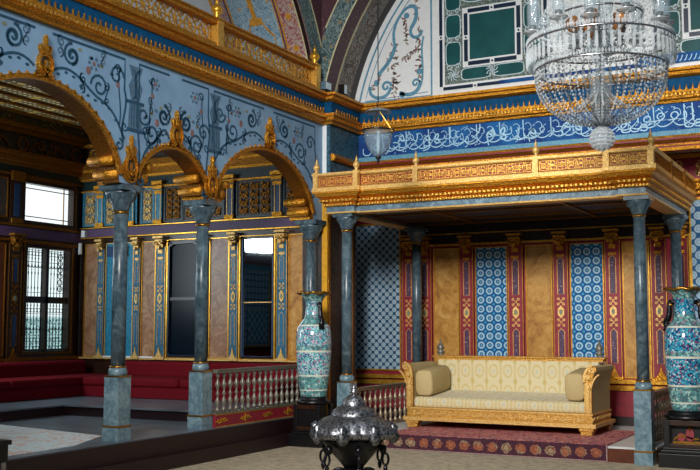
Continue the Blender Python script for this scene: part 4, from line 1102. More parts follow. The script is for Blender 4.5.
# ---- gallery balustrade above the arcade
def gallery():
    root = empty('gallery_balustrade', (XA+.02, 3.3, 5.162)); tag(root, 'gilded openwork gallery balustrade above the blue arcade wall', 'railing')
    P = lambda u, v, d=0.: (XA-.02+d, u, v)
    b = MB('gold'); b.box(XA-.03, XA+.09, 3.3, 12.88, 5.163, 5.22); b.build('bottom_rail', root)
    b = MB('gold'); b.box(XA-.03, XA+.09, 3.3, 12.88, 5.47, 5.53); b.box(XA-.05, XA+.11, 3.3, 12.88, 5.52, 5.545); b.build('top_rail', root, bevel=.006)
    posts = [12.84, 10.32, 7.8, 5.28, 3.4]
    for i, y in enumerate(posts):
        b = MB('gold_bright'); b.box(XA-.04, XA+.10, y-.06, y+.06, 5.163, 5.56); p = b.build('post', root)
        b = MB('gold_smooth'); b.smooth = True; b.lathe([(.02, 5.56), (.05, 5.575), (.03, 5.60), (.075, 5.65), (.08, 5.69), (.05, 5.73), (.02, 5.75), (.03, 5.77), (.01, 5.82), (.003, 5.86)], 12, XA+.03, y); b.build('finial', p)
    for i in range(len(posts)-1):
        y1, y0 = posts[i]-.06, posts[i+1]+.06; n = max(1, round((y1-y0)/.29)); s = (y1-y0)/n
        b = MB('gold_bright')
        for k in range(n):
            cu, cv = y0+s*(k+.5), 5.345; b.ring(P, cu, cv, .115, .018, 0, .02, 18, .118)
            for q in range(8):
                a = q*pi/4; b.rib(P, [(cu, cv), (cu+.11*cos(a), cv+.112*sin(a))], .011, 0, .02)
            b.disc(P, cu, cv, .022, 0, .03, 8)
            for t in (-1, 1): b.rib(P, bez((cu+s/2-.03, cv+t*.12), (cu+s/2, cv+t*.07), (cu+s/2, cv+t*.07), (cu+s/2+.03, cv+t*.12), 6), .014, 0, .02)
            b.disc(P, cu+s/2, cv, .018, 0, .03, 8)
        b.build('fretwork_panel', root)
gallery()

# ================================================================== PLATFORM AND CARPET
b = MB('marble_white', 'walnut'); b.use('walnut'); b.box(-6.9, -2.44, 12.47, YB, 0., .165); b.box(-6.44, -2.67, 12.38, 12.47, 0, .165); b.use('marble_white'); b.box(-6.9, -2.44, 12.47, YB, .165, .19); b.box(-6.44, -2.67, 12.38, 12.47, .165, .19)
struct(b.build('floor_platform'))['label'] = 'low wooden platform with a pale marble top under the canopy'
root = empty('throne_carpet', (-4.5, 12.37, .0)); tag(root, 'crimson patterned carpet under the sofa, its dark medallion border hanging over the platform edge', 'carpet')
b = MB('red_carpet', 'red_carpet_border'); b.box(-6.0, -3.0, 12.37, 14.25, .191, .204); b.build('field', root)
b = MB('red_carpet_border', 'paint_rose'); b.box(-6.0, -3.0, 12.357, 12.371, .012, .2); b.use('paint_rose'); b.box(-6.0, -3.0, 12.355, 12.371, .004, .014); b.box(-3.015, -3.0, 12.354, 12.371, .01, .2); b.build('border', root)

# ================================================================== CANOPY
Lx, Rx, yf, yc, xl, xr = -6.80, -2.43, 12.20, 12.27, -6.37, -2.76
cpath = [((Lx, 15.07, 0), (-1, 0, 0), (0, 0, 1)), ((Lx, yf, 0), (-1, -1, 0), (0, 0, 1)), ((xl, yf, 0), (1, -1, 0), (0, 0, 1)), ((xl, yc, 0), (1, -1, 0), (0, 0, 1)),
         ((xr, yc, 0), (-1, -1, 0), (0, 0, 1)), ((xr, yf, 0), (-1, -1, 0), (0, 0, 1)), ((Rx, yf, 0), (1, -1, 0), (0, 0, 1)), ((Rx, 15.07, 0), (1, 0, 0), (0, 0, 1))]
can = empty('throne_canopy', ((Lx+Rx)/2, 13.6, 3.2)); tag(can, 'large gilded canopy roof with openwork rail above the cream sofa', 'canopy')
b = MB('gold_cream'); b.sweep([(-.20, 3.201), (.02, 3.201), (.025, 3.222), (-.20, 3.222)], cpath); b.build('lower_fillet', can)
b = MB('marble_band'); b.sweep([(-.18, 3.222), (.0, 3.222), (.0, 3.30), (-.18, 3.30)], cpath); b.build('architrave', can)
b = MB('gold'); b.sweep([(-.18, 3.30), (.03, 3.30), (.045, 3.33), (.03, 3.345), (.07, 3.36), (.085, 3.39), (.06, 3.405), (.11, 3.43), (.13, 3.47), (.15, 3.475), (.15, 3.495), (-.18, 3.50)], cpath)
b.use('gold_bright')
def along(step, fn):
    x = Lx-.02
    while x < Rx+.02: fn('y', x, yf if (x < xl or x > xr) else yc); x += step
    y = yf
    while y < 15.0: fn('x', Rx, y); y += step
def bead(kind, a, b_):
    if kind == 'y': b.box(a, a+.022, b_-.055, b_-.03, 3.308, 3.334)
    else: b.box(a+.03, a+.055, b_, b_+.022, 3.308, 3.334)
along(.042, bead)
def bead2(kind, a, b_):
    if kind == 'y': b.box(a, a+.028, b_-.095, b_-.07, 3.362, 3.388)
    else: b.box(a+.07, a+.095, b_, b_+.028, 3.362, 3.388)
along(.06, bead2); b.build('cornice', can)
rail = [(.09, 3.498), (.155, 3.498), (.155, 3.55), (.13, 3.565), (.09, 3.565)]
b = MB('gold_cream', 'gold_smooth'); b.sweep(rail, cpath); b.sweep([(.085, 3.71), (.14, 3.71), (.155, 3.725), (.155, 3.755), (.085, 3.755)], cpath); b.build('rails', can)
b = MB('rail_red'); b.sweep([(.10, 3.56), (.115, 3.56), (.115, 3.715), (.10, 3.715)], cpath); b.build('backing_board', can)
posts = [(-6.895, yf), (-6.27, yf), (-5.41, yc), (-3.76, yc), (-2.86, yf), (-2.335, yf)]
for i, (x, y) in enumerate(posts):
    b = MB('gold_cream'); b.box(x-.035, x+.035, y-.165, y-.085, 3.50, 3.765); p = b.build('post', can)
    b = MB('gold_cream'); b.smooth = True; b.lathe([(.028, 3.765), (.034, 3.775), (.018, 3.79), (.042, 3.815), (.050, 3.845), (.036, 3.875), (.014, 3.895), (.02, 3.91), (.007, 3.95), (.002, 3.98)], 12, x, y-.12)
    if i == 4: continue
    b.build('finial', p)
for y in (13.1, 14.05, 14.95):  # side posts in dark gold: shade of this side put into the colour
    b = MB('gold_dark'); b.box(Rx+.085, Rx+.16, y-.03, y+.03, 3.50, 3.755); b.build('post', can)
b = MB('gold_smooth'); b.smooth = True; b.lathe([(.022, 3.755), (.03, 3.765), (.016, 3.78), (.035, 3.80), (.03, 3.83), (.01, 3.86), (.003, 3.89)], 10, Lx-.12, 13.4); b.build('finial', can)
def fret(b, P, u0, u1):
    n = max(1, round((u1-u0)/.125)); s = (u1-u0)/n
    for k in range(n):
        cu, cv = u0+s*(k+.5), 3.637; hs, hv = s*.42, .06
        m = k % 3
        b.rib(P, [(cu-hs, cv-hv), (cu+hs, cv-hv), (cu+hs, cv+hv), (cu-hs, cv+hv)], .010, 0, .012, True)
        if m == 0:
            for q in (-1, 1): b.rib(P, [(cu-hs, cv-q*hv), (cu+hs, cv+q*hv)], .009, 0, .012)
            b.ring(P, cu, cv, .03, .010, 0, .014, 10)
        elif m == 1:
            b.rib(P, [(cu-hs, cv), (cu, cv+hv), (cu+hs, cv), (cu, cv-hv)], .011, 0, .012, True); b.disc(P, cu, cv, .018, 0, .015, 8)
            for q in (-1, 1): b.rib(P, [(cu+q*hs*.5, cv-hv), (cu+q*hs*.5, cv+hv)], .008, 0, .012)
        else:
            for q in (-1, 1): b.ring(P, cu+q*.024, cv, .024, .010, 0, .012, 10)
            b.rib(P, [(cu, cv-hv), (cu, cv+hv)], .009, 0, .012); b.rib(P, [(cu-hs, cv), (cu+hs, cv)], .009, 0, .012)
for i in range(5):
    x0, x1 = posts[i][0]+.035, posts[i+1][0]-.035; yy = yc if i in (1, 2, 3) else yf
    b = MB('gold_bright'); fret(b, PY(yy-.115), x0, x1); b.build('fretwork_panel', can)
for (y0, y1) in ((12.12, 13.07), (13.13, 14.02), (14.08, 14.92)):
    b = MB('gold_dark'); P_ = PX(Rx+.115)
    for k in range(12): yy = y0+(y1-y0)*(k+.5)/12; b.rib(P_, [(yy, 3.565), (yy+.012, 3.64), (yy, 3.71)], .022, 0, .015)
    b.build('slatted_panel', can)
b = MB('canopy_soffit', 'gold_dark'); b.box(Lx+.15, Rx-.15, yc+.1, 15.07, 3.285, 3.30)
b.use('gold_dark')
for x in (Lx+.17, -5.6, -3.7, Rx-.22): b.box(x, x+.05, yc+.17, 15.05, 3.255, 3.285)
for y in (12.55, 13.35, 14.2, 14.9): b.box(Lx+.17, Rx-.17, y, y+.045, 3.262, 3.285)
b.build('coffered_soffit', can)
b = MB('gold_dark'); b.box(Lx+.02, Lx+.16, 12.4, 15.05, 3.223, 3.26); b.build('side_beam', can)
b = MB('gold_dark'); b.box(Rx-.16, Rx-.02, 12.4, 15.05, 3.223, 3.26); b.build('side_beam', can)

# ================================================================== SOFA
S0 = (-4.745, 13.68, .205)
sofa = empty('throne_sofa', S0, radians(-.8)); tag(sofa, 'wide gilded sofa upholstered in cream brocade, standing on the crimson carpet under the canopy', 'sofa')
def sb(b, name, parent=sofa, **k): return b.build(name, parent, world=False, **k)
b = MB('gold_antique'); b.box(-1.34, 1.34, -.39, .59, .15, .27); b.use('gold_cream'); b.box(-1.39, 1.39, -.42, .62, .10, .15); b.box(-1.35, 1.35, -.40, .60, .265, .285)
Pf = lambda u, v, d=0.: (u, -.39-d, v)
b.use('gold_cream')
for k in range(14):
    u = -1.17+.18*k
    for s in (-1, 1): b.rib(Pf, spiral(u+s*.045, .21, .032, 0, 1.1, s, 10), .014, 0, .012)
    b.disc(Pf, u, .21, .016, 0, .018, 8); b.rib(Pf, bez((u, .18), (u+.05, .25), (u+.12, .17), (u+.18, .18), 6), .010, 0, .01)
Pr = lambda u, v, d=0.: (1.34+d, u, v)
for k in range(6):
    u = -.32+.16*k
    for s in (-1, 1): b.rib(Pr, spiral(u+s*.04, .21, .03, 0, 1.1, s, 10), .013, 0, .012)
sb(b, 'carved_base', bevel=.004)
for (x, y) in ((-1.26, -.33), (1.26, -.33), (-1.26, .52), (1.26, .52)):
    b = MB('gold_antique'); b.box(x-.10, x+.10, y-.08, y+.08, .055, .10); b.box(x-.08, x+.08, y-.07, y+.07, 0, .055); sb(b, 'foot', bevel=.008)
b = MB('cream_brocade'); b.sweep([(-.37, .285), (.50, .285), (.50, .50), (-.33, .43), (-.37, .41)], [((-1.245, 0, 0), (0, 1, 0), (0, 0, 1)), ((1.245, 0, 0), (0, 1, 0), (0, 0, 1))]); sb(b, 'seat', bevel=.035)
b = MB('cream_brocade'); b.sweep([(-1.22, .40), (1.22, .40), (1.22, .94), (-1.22, .94)], [((0, .44, 0), (1, 0, 0), (0, 0, 1)), ((0, .54, 0), (1, 0, 0), (0, .05, 1))]); bk_ = sb(b, 'backrest', bevel=.02)
b = MB('gold_antique'); b.box(-1.28, 1.28, .46, .60, .93, .975); b.box(-1.31, 1.31, .44, .62, .975, 1.0); b.use('gold_antique'); b.box(-1.26, 1.26, .57, .60, .28, .92); sb(b, 'back_rail', bevel=.005)
armp = [(1.245, .28), (1.245, .66), (1.255, .80), (1.28, .88), (1.31, .905), (1.36, .91), (1.40, .89), (1.40, .845), (1.37, .80), (1.35, .72), (1.338, .60), (1.335, .28)]
for s in (-1, 1):
    prof = [(s*a, z) for a, z in armp]; q0 = 0.
    b = MB('beige_stripe'); b.sweep(prof, [((0, -.36, 0), (1, 0, 0), (0, 0, 1)), ((0, .56, 0), (1, 0, 0), (0, 0, 1))]); arm = sb(b, 'arm')
    b = MB('gold_antique', 'gold_cream'); b.sweep([(s*(1.27+(a-1.27)*1.06), .28+(z-.28)*1.01) for a, z in armp], [((0, -.40, 0), (1, 0, 0), (0, 0, 1)), ((0, -.355, 0), (1, 0, 0), (0, 0, 1))])
    Pa = lambda u, v, d=0.: (u, -.40-d, v); b.use('gold_cream')
    for k in range(5): b.disc(Pa, s*1.29, .34+.075*k, .028, 0, .02, 8, .04); b.ring(Pa, s*1.29, .34+.075*k, .045, .012, 0, .012, 10)
    b.rib(Pa, spiral(s*1.36, .86, .045, pi/2 if s > 0 else pi/2, 1.3, s, 14), .022, 0, .025)
    b.rib(Pa, [(s*a, z) for a, z in bez((1.25, .70), (1.25, .84), (1.30, .90), (1.37, .92))], .03, 0, .025); b.rib(Pa, [(s*a, z) for a, z in bez((1.34, .62), (1.36, .72), (1.40, .78), (1.45, .80))], .02, 0, .02)
    b.disc(Pa, s*1.30, .76, .035, 0, .03, 8)
    sb(b, 'carved_front', arm)
    b = MB('rail_metal'); b.smooth = True; b.lathe([(.065, .99), (.065, 1.0), (.03, 1.01), (.06, 1.04), (.068, 1.055), (.03, 1.07), (.055, 1.10), (.06, 1.12), (.03, 1.17), (.016, 1.20), (.004, 1.25)], 12, s*1.21, .54); sb(b, 'finial')
for s, lab in ((-1, 'square beige side bolster against the left arm of the sofa'), (1, 'beige side bolster against the right arm of the sofa')):
    b = MB('beige_stripe'); b.smooth = True
    pr = []
    for i in range(20):
        a = 2*pi*i/20; ca, sa = cos(a), sin(a); pr.append((.135*abs(ca)**.45*(1 if ca > 0 else -1), .19+.185*abs(sa)**.55*(1 if sa > 0 else -1)))
    fr = []
    for t, k in ((-.33, .84), (-.32, .95), (-.29, 1.0), (.0, 1.02), (.34, 1.0), (.38, .93), (.39, .80)): fr.append(((0, t, .19*(1-k)), (k, 0, 0), (0, 0, k)))
    b.sweep(pr, fr)
    Pe = lambda u, v, d=0.: (u, -.30-d, v); b.use('beige_stripe')
    o = b.build('bolster', loc=(S0[0]+s*1.095, S0[1]-.02+(.015 if s < 0 else -.015), S0[2]+.462), world=False); o.rotation_euler = (radians(4.8), 0, 0); tag(o, lab, 'cushion')

# ================================================================== VASES + STANDS
def vase(loc, mat, label, rz):
    root = empty('porcelain_vase', loc, rz); tag(root, label, 'vase')
    b = MB(mat); b.smooth = True
    b.lathe([(.17, 0), (.185, .01), (.19, .05), (.205, .15), (.228, .35), (.243, .55), (.248, .75), (.243, .88), (.22, .97), (.175, 1.03), (.135, 1.08), (.118, 1.14), (.113, 1.22), (.118, 1.31), (.135, 1.36), (.175, 1.40), (.215, 1.425), (.20, 1.43), (.10, 1.38)], 32, cap=True); b.build('body', root, world=False, recalc=False)
    b = MB('brass'); b.smooth = True; n = 48
    b.tube([((.222+.008*cos(12*2*pi*i/n))*cos(2*pi*i/n), (.222+.008*cos(12*2*pi*i/n))*sin(2*pi*i/n), 1.435+.008*sin(8*2*pi*i/n)) for i in range(n)], .017, 8, True); b.build('lip', root, world=False)
    for s in (-1, 1):
        b = MB('dark_bronze', 'brass'); b.smooth = True
        b.tube([(s*x, 0, z) for x, z in bez((.115, 1.27), (.25, 1.36), (.13, 1.12), (.235, 1.05), 10)]+[(s*.215, 0, .99), (s*.23, 0, .93)], lambda t: .024+.018*t, 8)
        b.use('brass'); b.octa(s*.17, 0, 1.25, .035, .045); b.octa(s*.20, 0, 1.20, .022, .03); b.build('handle', root, world=False)
    return root
def stand(loc, h, w, label, rz, niche):
    root = empty('vase_stand', loc, rz); tag(root, label, 'stand')
    b = MB('black'); b.box(-w/2, w/2, -w/2, w/2, 0, .16); b.box(-w*.46, w*.46, -w*.46, w*.46, .16, .20); b.box(-w*.42, w*.42, -w*.42, w*.42, .20, .225); b.build('plinth', root, world=False, bevel=.008)
    b = MB('black'); a = w*.40
    for x in (-1, 1):
        for y in (-1, 1): b.box(min(x*a, x*a*.72), max(x*a, x*a*.72), min(y*a, y*a*.72), max(y*a, y*a*.72), .225, h-.10)
    b.box(-a*.74, a*.74, -a*(.5 if niche else .9), a*.5, .225, h-.1); b.use('dark_wood'); b.box(-a*.9, a*.9, -a*.96, -a*.5, .225, .27); b.box(-a*.9, a*.9, -a*.96, -a*.5, h-.16, h-.1); b.build('carved_body', root, world=False, bevel=.004)
    if niche:
        Pn = lambda u, v, d=0.: (u, -a*.5-d, v); b = MB('paint_crimson', 'brass')
        b.use('paint_crimson'); b.disc(Pn, .04, .37, .05, 0, .03, 8, .08); b.disc(Pn, -.06, .34, .05, 0, .02, 8, .05); b.use('brass'); b.rib(Pn, bez((-.14, .31), (-.05, .42), (.05, .30), (.14, .33)), .02, 0, .03); b.rib(Pn, [(-.15, .285), (.15, .285)], .02, 0, .04); b.octa(.04, -a*.5-.04, .45, .02, .04); b.build('carved_figure', root, world=False)
    b = MB('black'); b.smooth = True; b.lathe([(w*.40, h-.10), (w*.45, h-.085), (w*.46, h-.06), (w*.42, h-.045), (w*.38, h-.02), (w*.38, h-.002), (.0, h-.002)], 28); b.build('round_top', root, world=False)
    return root
vl, vr = (-7.03, 12.25), (-2.075, 12.50)
stand((vl[0], vl[1], 0), .665, .51, 'black carved wooden stand under the left vase, at the end of the baluster railing', 0., False)
vase((vl[0], vl[1], .666), 'porcelain_pink', 'tall pink and turquoise porcelain floor vase left of the canopy', radians(-32))
stand((vr[0], vr[1], 0), .64, .60, 'black lacquer stand with an open carved niche under the right vase', radians(0), True)
vase((vr[0], vr[1], .641), 'porcelain_blue', 'tall blue porcelain floor vase with figure scenes at the right edge', radians(-10))

# ================================================================== BRAZIER
br = empty('brazier', (-4.44, 8.50, 0)); tag(br, 'ornate dark silver brazier with domed lid in the centre foreground', 'brazier')
def bb(b, n, p=br, **k): return b.build(n, p, world=False, **k)
b = MB('dark_bronze'); b.smooth = True; b.lathe([(.20, 0), (.21, .03), (.15, .06), (.08, .10), (.06, .18), (.10, .24), (.12, .28), (.09, .31)], 20, mod=lambda a, z: 1+.10*cos(6*a)); bb(b, 'pedestal')
b = MB('dark_bronze'); b.smooth = True; b.lathe([(.09, .31), (.13, .36), (.20, .44), (.26, .51), (.29, .57), (.27, .60)], 28, mod=lambda a, z: 1+.05*cos(8*a)); bb(b, 'bowl')
b = MB('tarnished_silver'); b.smooth = True
b.lathe([(.26, .59), (.36, .592), (.395, .62), (.39, .66), (.355, .71), (.31, .75), (.26, .775), (.22, .79)], 72, mod=lambda a, z: 1+(.09*cos(4*a+.6)+.03*cos(24*a))*(1 if z < .74 else .5), cap=False); bb(b, 'lobed_rim', recalc=False)
b = MB('tarnished_silver'); b.smooth = True
b.lathe([(.22, .775), (.215, .80), (.20, .835), (.165, .86), (.15, .87), (.12, .88), (.10, .885)], 40, mod=lambda a, z: 1+.02*cos(20*a)); b.lathe([(.115, .875), (.115, .89), (.10, .935), (.06, .975), (.03, .985)], 24); bb(b, 'domed_lid', recalc=False)
b = MB('silver'); b.smooth = True; b.lathe([(.03, .985), (.015, .99), (.045, 1.005), (.04, 1.02), (.015, 1.03), (.028, 1.045), (.02, 1.06), (.006, 1.09)], 12); bb(b, 'finial')
for i in range(8):
    a = i*pi/4+.2; x, y = .40*cos(a), .40*sin(a); b = MB('tarnished_silver'); b.smooth = True
    t = (cos(a), sin(a))
    b.lathe([(.015, .545), (.04, .57), (.055, .61), (.035, .66), (.04, .70), (.01, .73)], 8, x*.95, y*.95, mod=lambda q, z: 1+.3*cos(4*q)); bb(b, 'rim_shell')
for i in range(6):
    a = i*pi/3+.1; b = MB('dark_bronze'); b.smooth = True; cx_, cy_ = .315*cos(a), .315*sin(a)
    b.tube([(cx_+.03*cos(a)*cos(q)+.0, cy_+.03*sin(a)*cos(q), .40+.055*sin(q)) for q in [2*pi*k/12 for k in range(12)]], .012, 6, True)
    b.lathe([(.008, .44), (.03, .46), (.035, .50), (.02, .53)], 8, cx_*.93, cy_*.93); b.lathe([(.005, .27), (.02, .30), (.022, .33), (.006, .35)], 8, cx_, cy_); bb(b, 'hanging_ring')
for i in range(4):
    a = i*pi/2+.5; b = MB('dark_bronze'); b.smooth = True
    b.tube([(r*cos(a), r*sin(a), z) for r, z in bez((.09, .28), (.22, .34), (.24, .18), (.17, .12), 10)], lambda t: .022-.012*t, 7)
    b.tube([(r*cos(a), r*sin(a), z) for r, z in bez((.12, .06), (.24, .10), (.27, .04), (.29, .012), 8)], lambda t: .025-.010*t, 7); bb(b, 'scroll_foot')

# ================================================================== HANGING LANTERN
ln = empty('hanging_lantern', (-5.16, 10.5, 3.54)); tag(ln, 'bell-shaped glass lantern hanging on a cord before the inscription band', 'lantern')
b = MB('black'); b.tube([(-5.16, 10.5, 4.18), (-5.16, 10.5, 8.195)], .006, 5); b.build('cord', ln)
b = MB('lamp_glass'); b.smooth = True; b.lathe([(.02, 4.21), (.06, 4.20), (.13, 4.175), (.165, 4.15), (.16, 4.145), (.12, 4.165), (.02, 4.195)], 24, -5.16, 10.5, cap=False, mod=lambda a, z: 1+.04*cos(10*a)); b.build('smoke_bell', ln, recalc=False)
b = MB('brass')
for k in range(3):
    a = k*2*pi/3+.4; b.tube([(-5.16+.165*cos(a), 10.5+.165*sin(a), 3.93), (-5.16+.02*cos(a), 10.5+.02*sin(a), 4.16)], .004, 5)
b.build('chain', ln)
b = MB('lamp_glass'); b.smooth = True; b.lathe([(.19, 3.93), (.175, 3.915), (.168, 3.870), (.155, 3.800), (.125, 3.720), (.08, 3.655), (.03, 3.620)], 28, -5.16, 10.5, cap=False); b.build('glass_bell', ln, recalc=False)
b = MB('black'); b.smooth = True; b.tube([(-5.16+.19*cos(q), 10.5+.19*sin(q), 3.93) for q in [2*pi*k/28 for k in range(28)]], .010, 6, True); b.build('rim', ln); b = MB('black'); b.smooth = True; b.lathe([(.004, 3.540), (.018, 3.560), (.012, 3.580), (.035, 3.610), (.035, 3.630), (.0, 3.630)], 12, -5.16, 10.5); b.build('drop_finial', ln)
b = MB('tile_white'); b.smooth = True; b.lathe([(.012, 3.650), (.02, 3.700), (.015, 3.93), (.004, 3.880)], 10, -5.16, 10.5); b.build('candle', ln)

# ================================================================== CHANDELIER
cx0, cy0 = -2.255, 9.36
ch = empty('chandelier', (cx0, cy0, 3.28)); tag(ch, 'huge crystal chandelier with bead basket and glass candle tubes, top right', 'chandelier')
def at_(r, a, z): return (cx0+r*cos(a), cy0+r*sin(a), z)
def circ(r, z, n=40): return [at_(r, 2*pi*k/n, z) for k in range(n)]
for r, z in ((.675, 4.29), (.61, 4.04), (.40, 4.56), (.17, 5.35)):
    b = MB('silver'); b.smooth = True; b.tube(circ(r, z), .010, 6, True); b.smooth = False
    b.use('crystal'); n = int(r*2*pi/.028)
    for k in range(n):
        a = 2*pi*k/n; x, y, _ = at_(r+.008, a, 0); b.octa(x, y, z+.03, .012, .028)
    b.build('crystal_ring', ch)
# long prisms
nP = 92
b = MB('crystal'); b.octa(0, 0, 0, .013, .022)
k = b.add([(.012,0,-.03),(0,.012,-.03),(-.012,0,-.03),(0,-.012,-.03),(.016,0,-.15),(0,.016,-.15),(-.016,0,-.15),(0,-.016,-.15),(0,0,-.19)])
for i in range(4): b.face([k+i, k+(i+1) % 4, k+4+(i+1) % 4, k+4+i]); b.face([k+4+i, k+4+(i+1) % 4, k+8])
b.face([k, k+1, k+2, k+3])
pr = b.build('crystal_prism', ch, world=False); first = True
def addp(r, a, z, s=1.):
    global first
    if first: o = pr; first = False
    else: o = pr.copy(); COL.objects.link(o); o.parent = ch
    o.location = (r*cos(a), r*sin(a), z-3.28); o.scale = (1, 1, s)
for k in range(64): addp(.68, 2*pi*k/64, 4.26, 1.0)
for k in range(28): addp(.40, 2*pi*k/28, 4.53, .9)
# bead strings: too many to count
b = MB('crystal', 'crystal_dark')
def string(pts, step, r):
    P = [Vector(p) for p in pts]; acc = 0.
    for i in range(len(P)-1):
        d = (P[i+1]-P[i]).length; t = acc
        while t < d: q = P[i].lerp(P[i+1], t/d); b.octa(q.x, q.y, q.z, r, r*1.25); t += step
        acc = t-d
NS = 48
for k in range(NS):
    a = 2*pi*k/NS; b.use('crystal' if k % 3 else 'crystal_dark')
    string([at_(r, a, z) for r, z in ((.61, 4.02), (.60, 3.90), (.565, 3.80), (.50, 3.70), (.40, 3.62), (.27, 3.56), (.14, 3.53), (.06, 3.52))], .036, .0115)
for k in range(40):
    a = 2*pi*k/40; b.use('crystal'); string([at_(r, a, z) for r, z in ((.675, 4.33), (.60, 4.46), (.50, 4.64), (.38, 4.85), (.27, 5.08), (.17, 5.34))], .042, .0125)
for z, r, n in ((4.00, .608, 84), (3.95, .604, 84), (3.87, .59, 80)):
    b.use('crystal'); 
    for k in range(n): x, y, _ = at_(r, 2*pi*k/n, 0); b.octa(x, y, z, .013, .014)
for k in range(30):     # inner spray
    a = 2*pi*k/30; b.use('crystal_dark' if k % 2 else 'crystal')
    string([at_(r, a, z) for r, z in ((.05, 3.90), (.10, 3.80), (.20, 3.70), (.30, 3.645))], .03, .011)
    string([at_(r, a+.1, z) for r, z in ((.05, 3.86), (.08, 3.70), (.09, 3.60), (.05, 3.53))], .03, .011)
for k in range(24):
    a = 2*pi*k/24; b.use('crystal_dark'); string([at_(.25, a, 4.50), at_(.20, a, 4.30), at_(.32, a, 4.14), at_(.58, a, 4.05)], .045, .012)
o = b.build('bead_strings', ch); o['kind'] = 'stuff'
b = MB('silver', 'thin_glass'); b.smooth = True; b.tube([at_(0, 0, 3.5), at_(0, 0, 8.195)], .012, 8); b.use('thin_glass')
b.lathe([(.03, 3.56), (.07, 3.60), (.05, 3.70), (.09, 3.76), (.11, 3.84), (.105, 3.95), (.13, 3.98), (.06, 4.02), (.04, 4.1), (.10, 4.2), (.16, 4.26), (.05, 4.35), (.05, 4.5), (.12, 4.6), (.14, 4.7), (.05, 4.8), (.04, 5.2), (.09, 5.3), (.03, 5.4)], 20, cx0, cy0, mod=lambda a, z: 1+.05*cos(10*a)); b.build('glass_stem', ch)
b = MB('crystal', 'crystal_dark')
for i in range(9):
    t = pi*(i+.5)/9; n = max(4, int(14*sin(t)))
    for k in range(n):
        a = 2*pi*k/n+i*.2; b.use('crystal'); x, y, _ = at_(.105*sin(t), a, 0); b.octa(x, y, 3.385+.105*cos(t), .026, .022)
b.use('crystal'); b.smooth = True; b.lathe([(.0, 3.285), (.05, 3.295), (.08, 3.33), (.092, 3.385), (.08, 3.44), (.05, 3.475), (.02, 3.53)], 16, cx0, cy0); b.build('faceted_ball', ch)
for k in range(12):
    a = 2*pi*k/12+.12; R1 = .66 if k % 2 else .60; z = 4.36 if k % 2 else 4.42
    b = MB('crystal'); b.smooth = True; b.tube([at_(r, a, zz) for r, zz in bez((.08, 4.45), (.30, 4.25), (.50, 4.28), (R1, z), 10)], .014, 6); arm = b.build('arm', ch)
    x, y, _ = at_(R1, a, 0)
    b = MB('crystal', 'silver'); b.smooth = True; b.lathe([(.01, z-.02), (.05, z), (.085, z+.012), (.09, z+.02), (.03, z+.018)], 16, x, y); b.use('silver'); b.lathe([(.075, z+.014), (.088, z+.022), (.075, z+.026)], 16, x, y, cap=False); b.build('drip_pan', arm)
    b = MB('dark_green'); b.smooth = True; b.lathe([(.012, z+.015), (.03, z+.03), (.034, z+.08), (.02, z+.085)], 12, x, y); b.build('candle_cup', arm)
    b = MB('thin_glass'); b.smooth = True; b.lathe([(.035, z+.03), (.052, z+.08), (.055, z+.22), (.048, z+.36), (.052, z+.38)], 16, x, y, cap=False); b.build('glass_tube', arm, recalc=False)
for k in range(5):
    a = 2*pi*k/5+.9; x, y, _ = at_(.24, a, 0); b = MB('candle_amber'); b.smooth = True
    b.lathe([(.01, 4.42), (.05, 4.44), (.075, 4.49), (.07, 4.54), (.03, 4.58), (.0, 4.585)], 16, x, y); b.build('amber_glass_cup', ch)

# ================================================================== POST AT THE LEFT EDGE
ps = empty('low_post', (-6.55, 6.14, 0)); tag(ps, 'low black post at the lower left corner, beside the stepped riser', 'post')
b = MB('black'); b.box(-6.61, -6.49, 6.08, 6.20, 0., .66); b.box(-6.63, -6.47, 6.06, 6.22, .64, .68); b.build('shaft', ps, bevel=.004)
b = MB('silver'); b.box(-6.49, -6.48, 6.12, 6.17, .10, .50); b.build('metal_strip', ps)

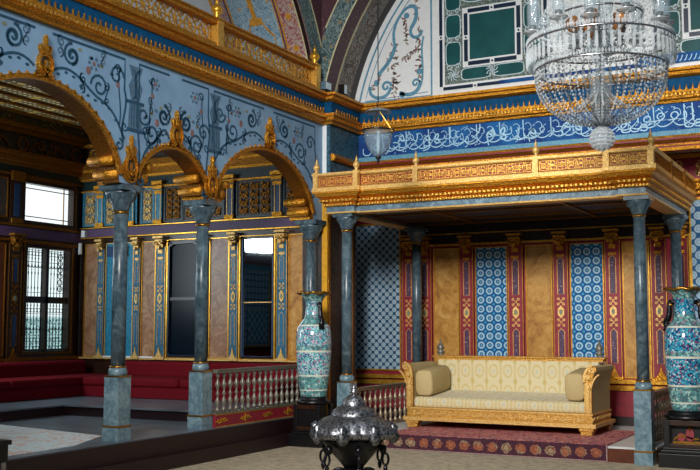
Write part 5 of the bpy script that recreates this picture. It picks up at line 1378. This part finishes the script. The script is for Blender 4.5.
# ================================================================== CAMERA AND LIGHT
cam = bpy.data.cameras.new('camera'); co = bpy.data.objects.new('camera', cam); COL.objects.link(co)
co.location = (0, 0, 1.6); co.rotation_euler = (radians(90+5.35), 0, radians(27.8)); cam.sensor_width = 36; cam.lens = 1005/700*36
cam.clip_end = 100; bpy.context.scene.camera = co
def area(name, loc, rot, sx, sy, p, col=(1, 1, 1)):
    l = bpy.data.lights.new(name, 'AREA'); l.shape = 'RECTANGLE'; l.size = sx; l.size_y = sy; l.energy = p; l.color = col
    o = bpy.data.objects.new(name, l); COL.objects.link(o); o.location = loc; o.rotation_euler = rot; return o
def aim(loc, to): return (Vector(to)-Vector(loc)).to_track_quat('-Z', 'Y').to_euler()
p = (-2.6, -.8, 6.4); l = area('window_light_behind', p, aim(p, (-4.7, 14, 1.7)), 3.2, 2.2, 290, (1, .97, .93)); l.data.spread = radians(62)
p = (-3.2, 6.5, 7.9); l = area('dome_light', p, aim(p, (-7.0, 10, 3.6)), 3.5, 3.0, 72, (.84, .92, 1)); l.data.spread = radians(110)
area('bay_window_light', (-12.40, 10.4, 2.9), aim((-12.40, 10.4, 2.9), (-10.4, 13.4, 2.2)), 1.1, 1.8, 95, (.80, .93, 1))
p = (-12.4, 7.9, 3.6); area('bay_window_light', p, aim(p, (-9.5, 9.5, 5.0)), 1.0, .6, 45, (.85, .93, 1))
p = (1.6, 9.0, 4.8); l = area('window_light_right', p, aim(p, (-2.0, 15.1, 3.7)), 1.2, 1.2, 22, (1, .97, .93)); l.data.spread = radians(50)  # added fill lamp to brighten the red wall panels, no known window
w = bpy.data.worlds.new('world'); bpy.context.scene.world = w; w.use_nodes = True
w.node_tree.nodes['Background'].inputs[0].default_value = c('#a9c2d8'); w.node_tree.nodes['Background'].inputs[1].default_value = .14
sc = bpy.context.scene
sc.view_settings.view_transform = 'Standard'; sc.view_settings.look = 'None'; sc.view_settings.exposure = -.12; sc.view_settings.gamma = 1.0
sc.view_settings.use_curve_mapping = False
sc.cycles.transparent_max_bounces = 24; sc.cycles.max_bounces = 6; sc.cycles.use_denoising = True
sc.cycles.sample_clamp_indirect = 4.0
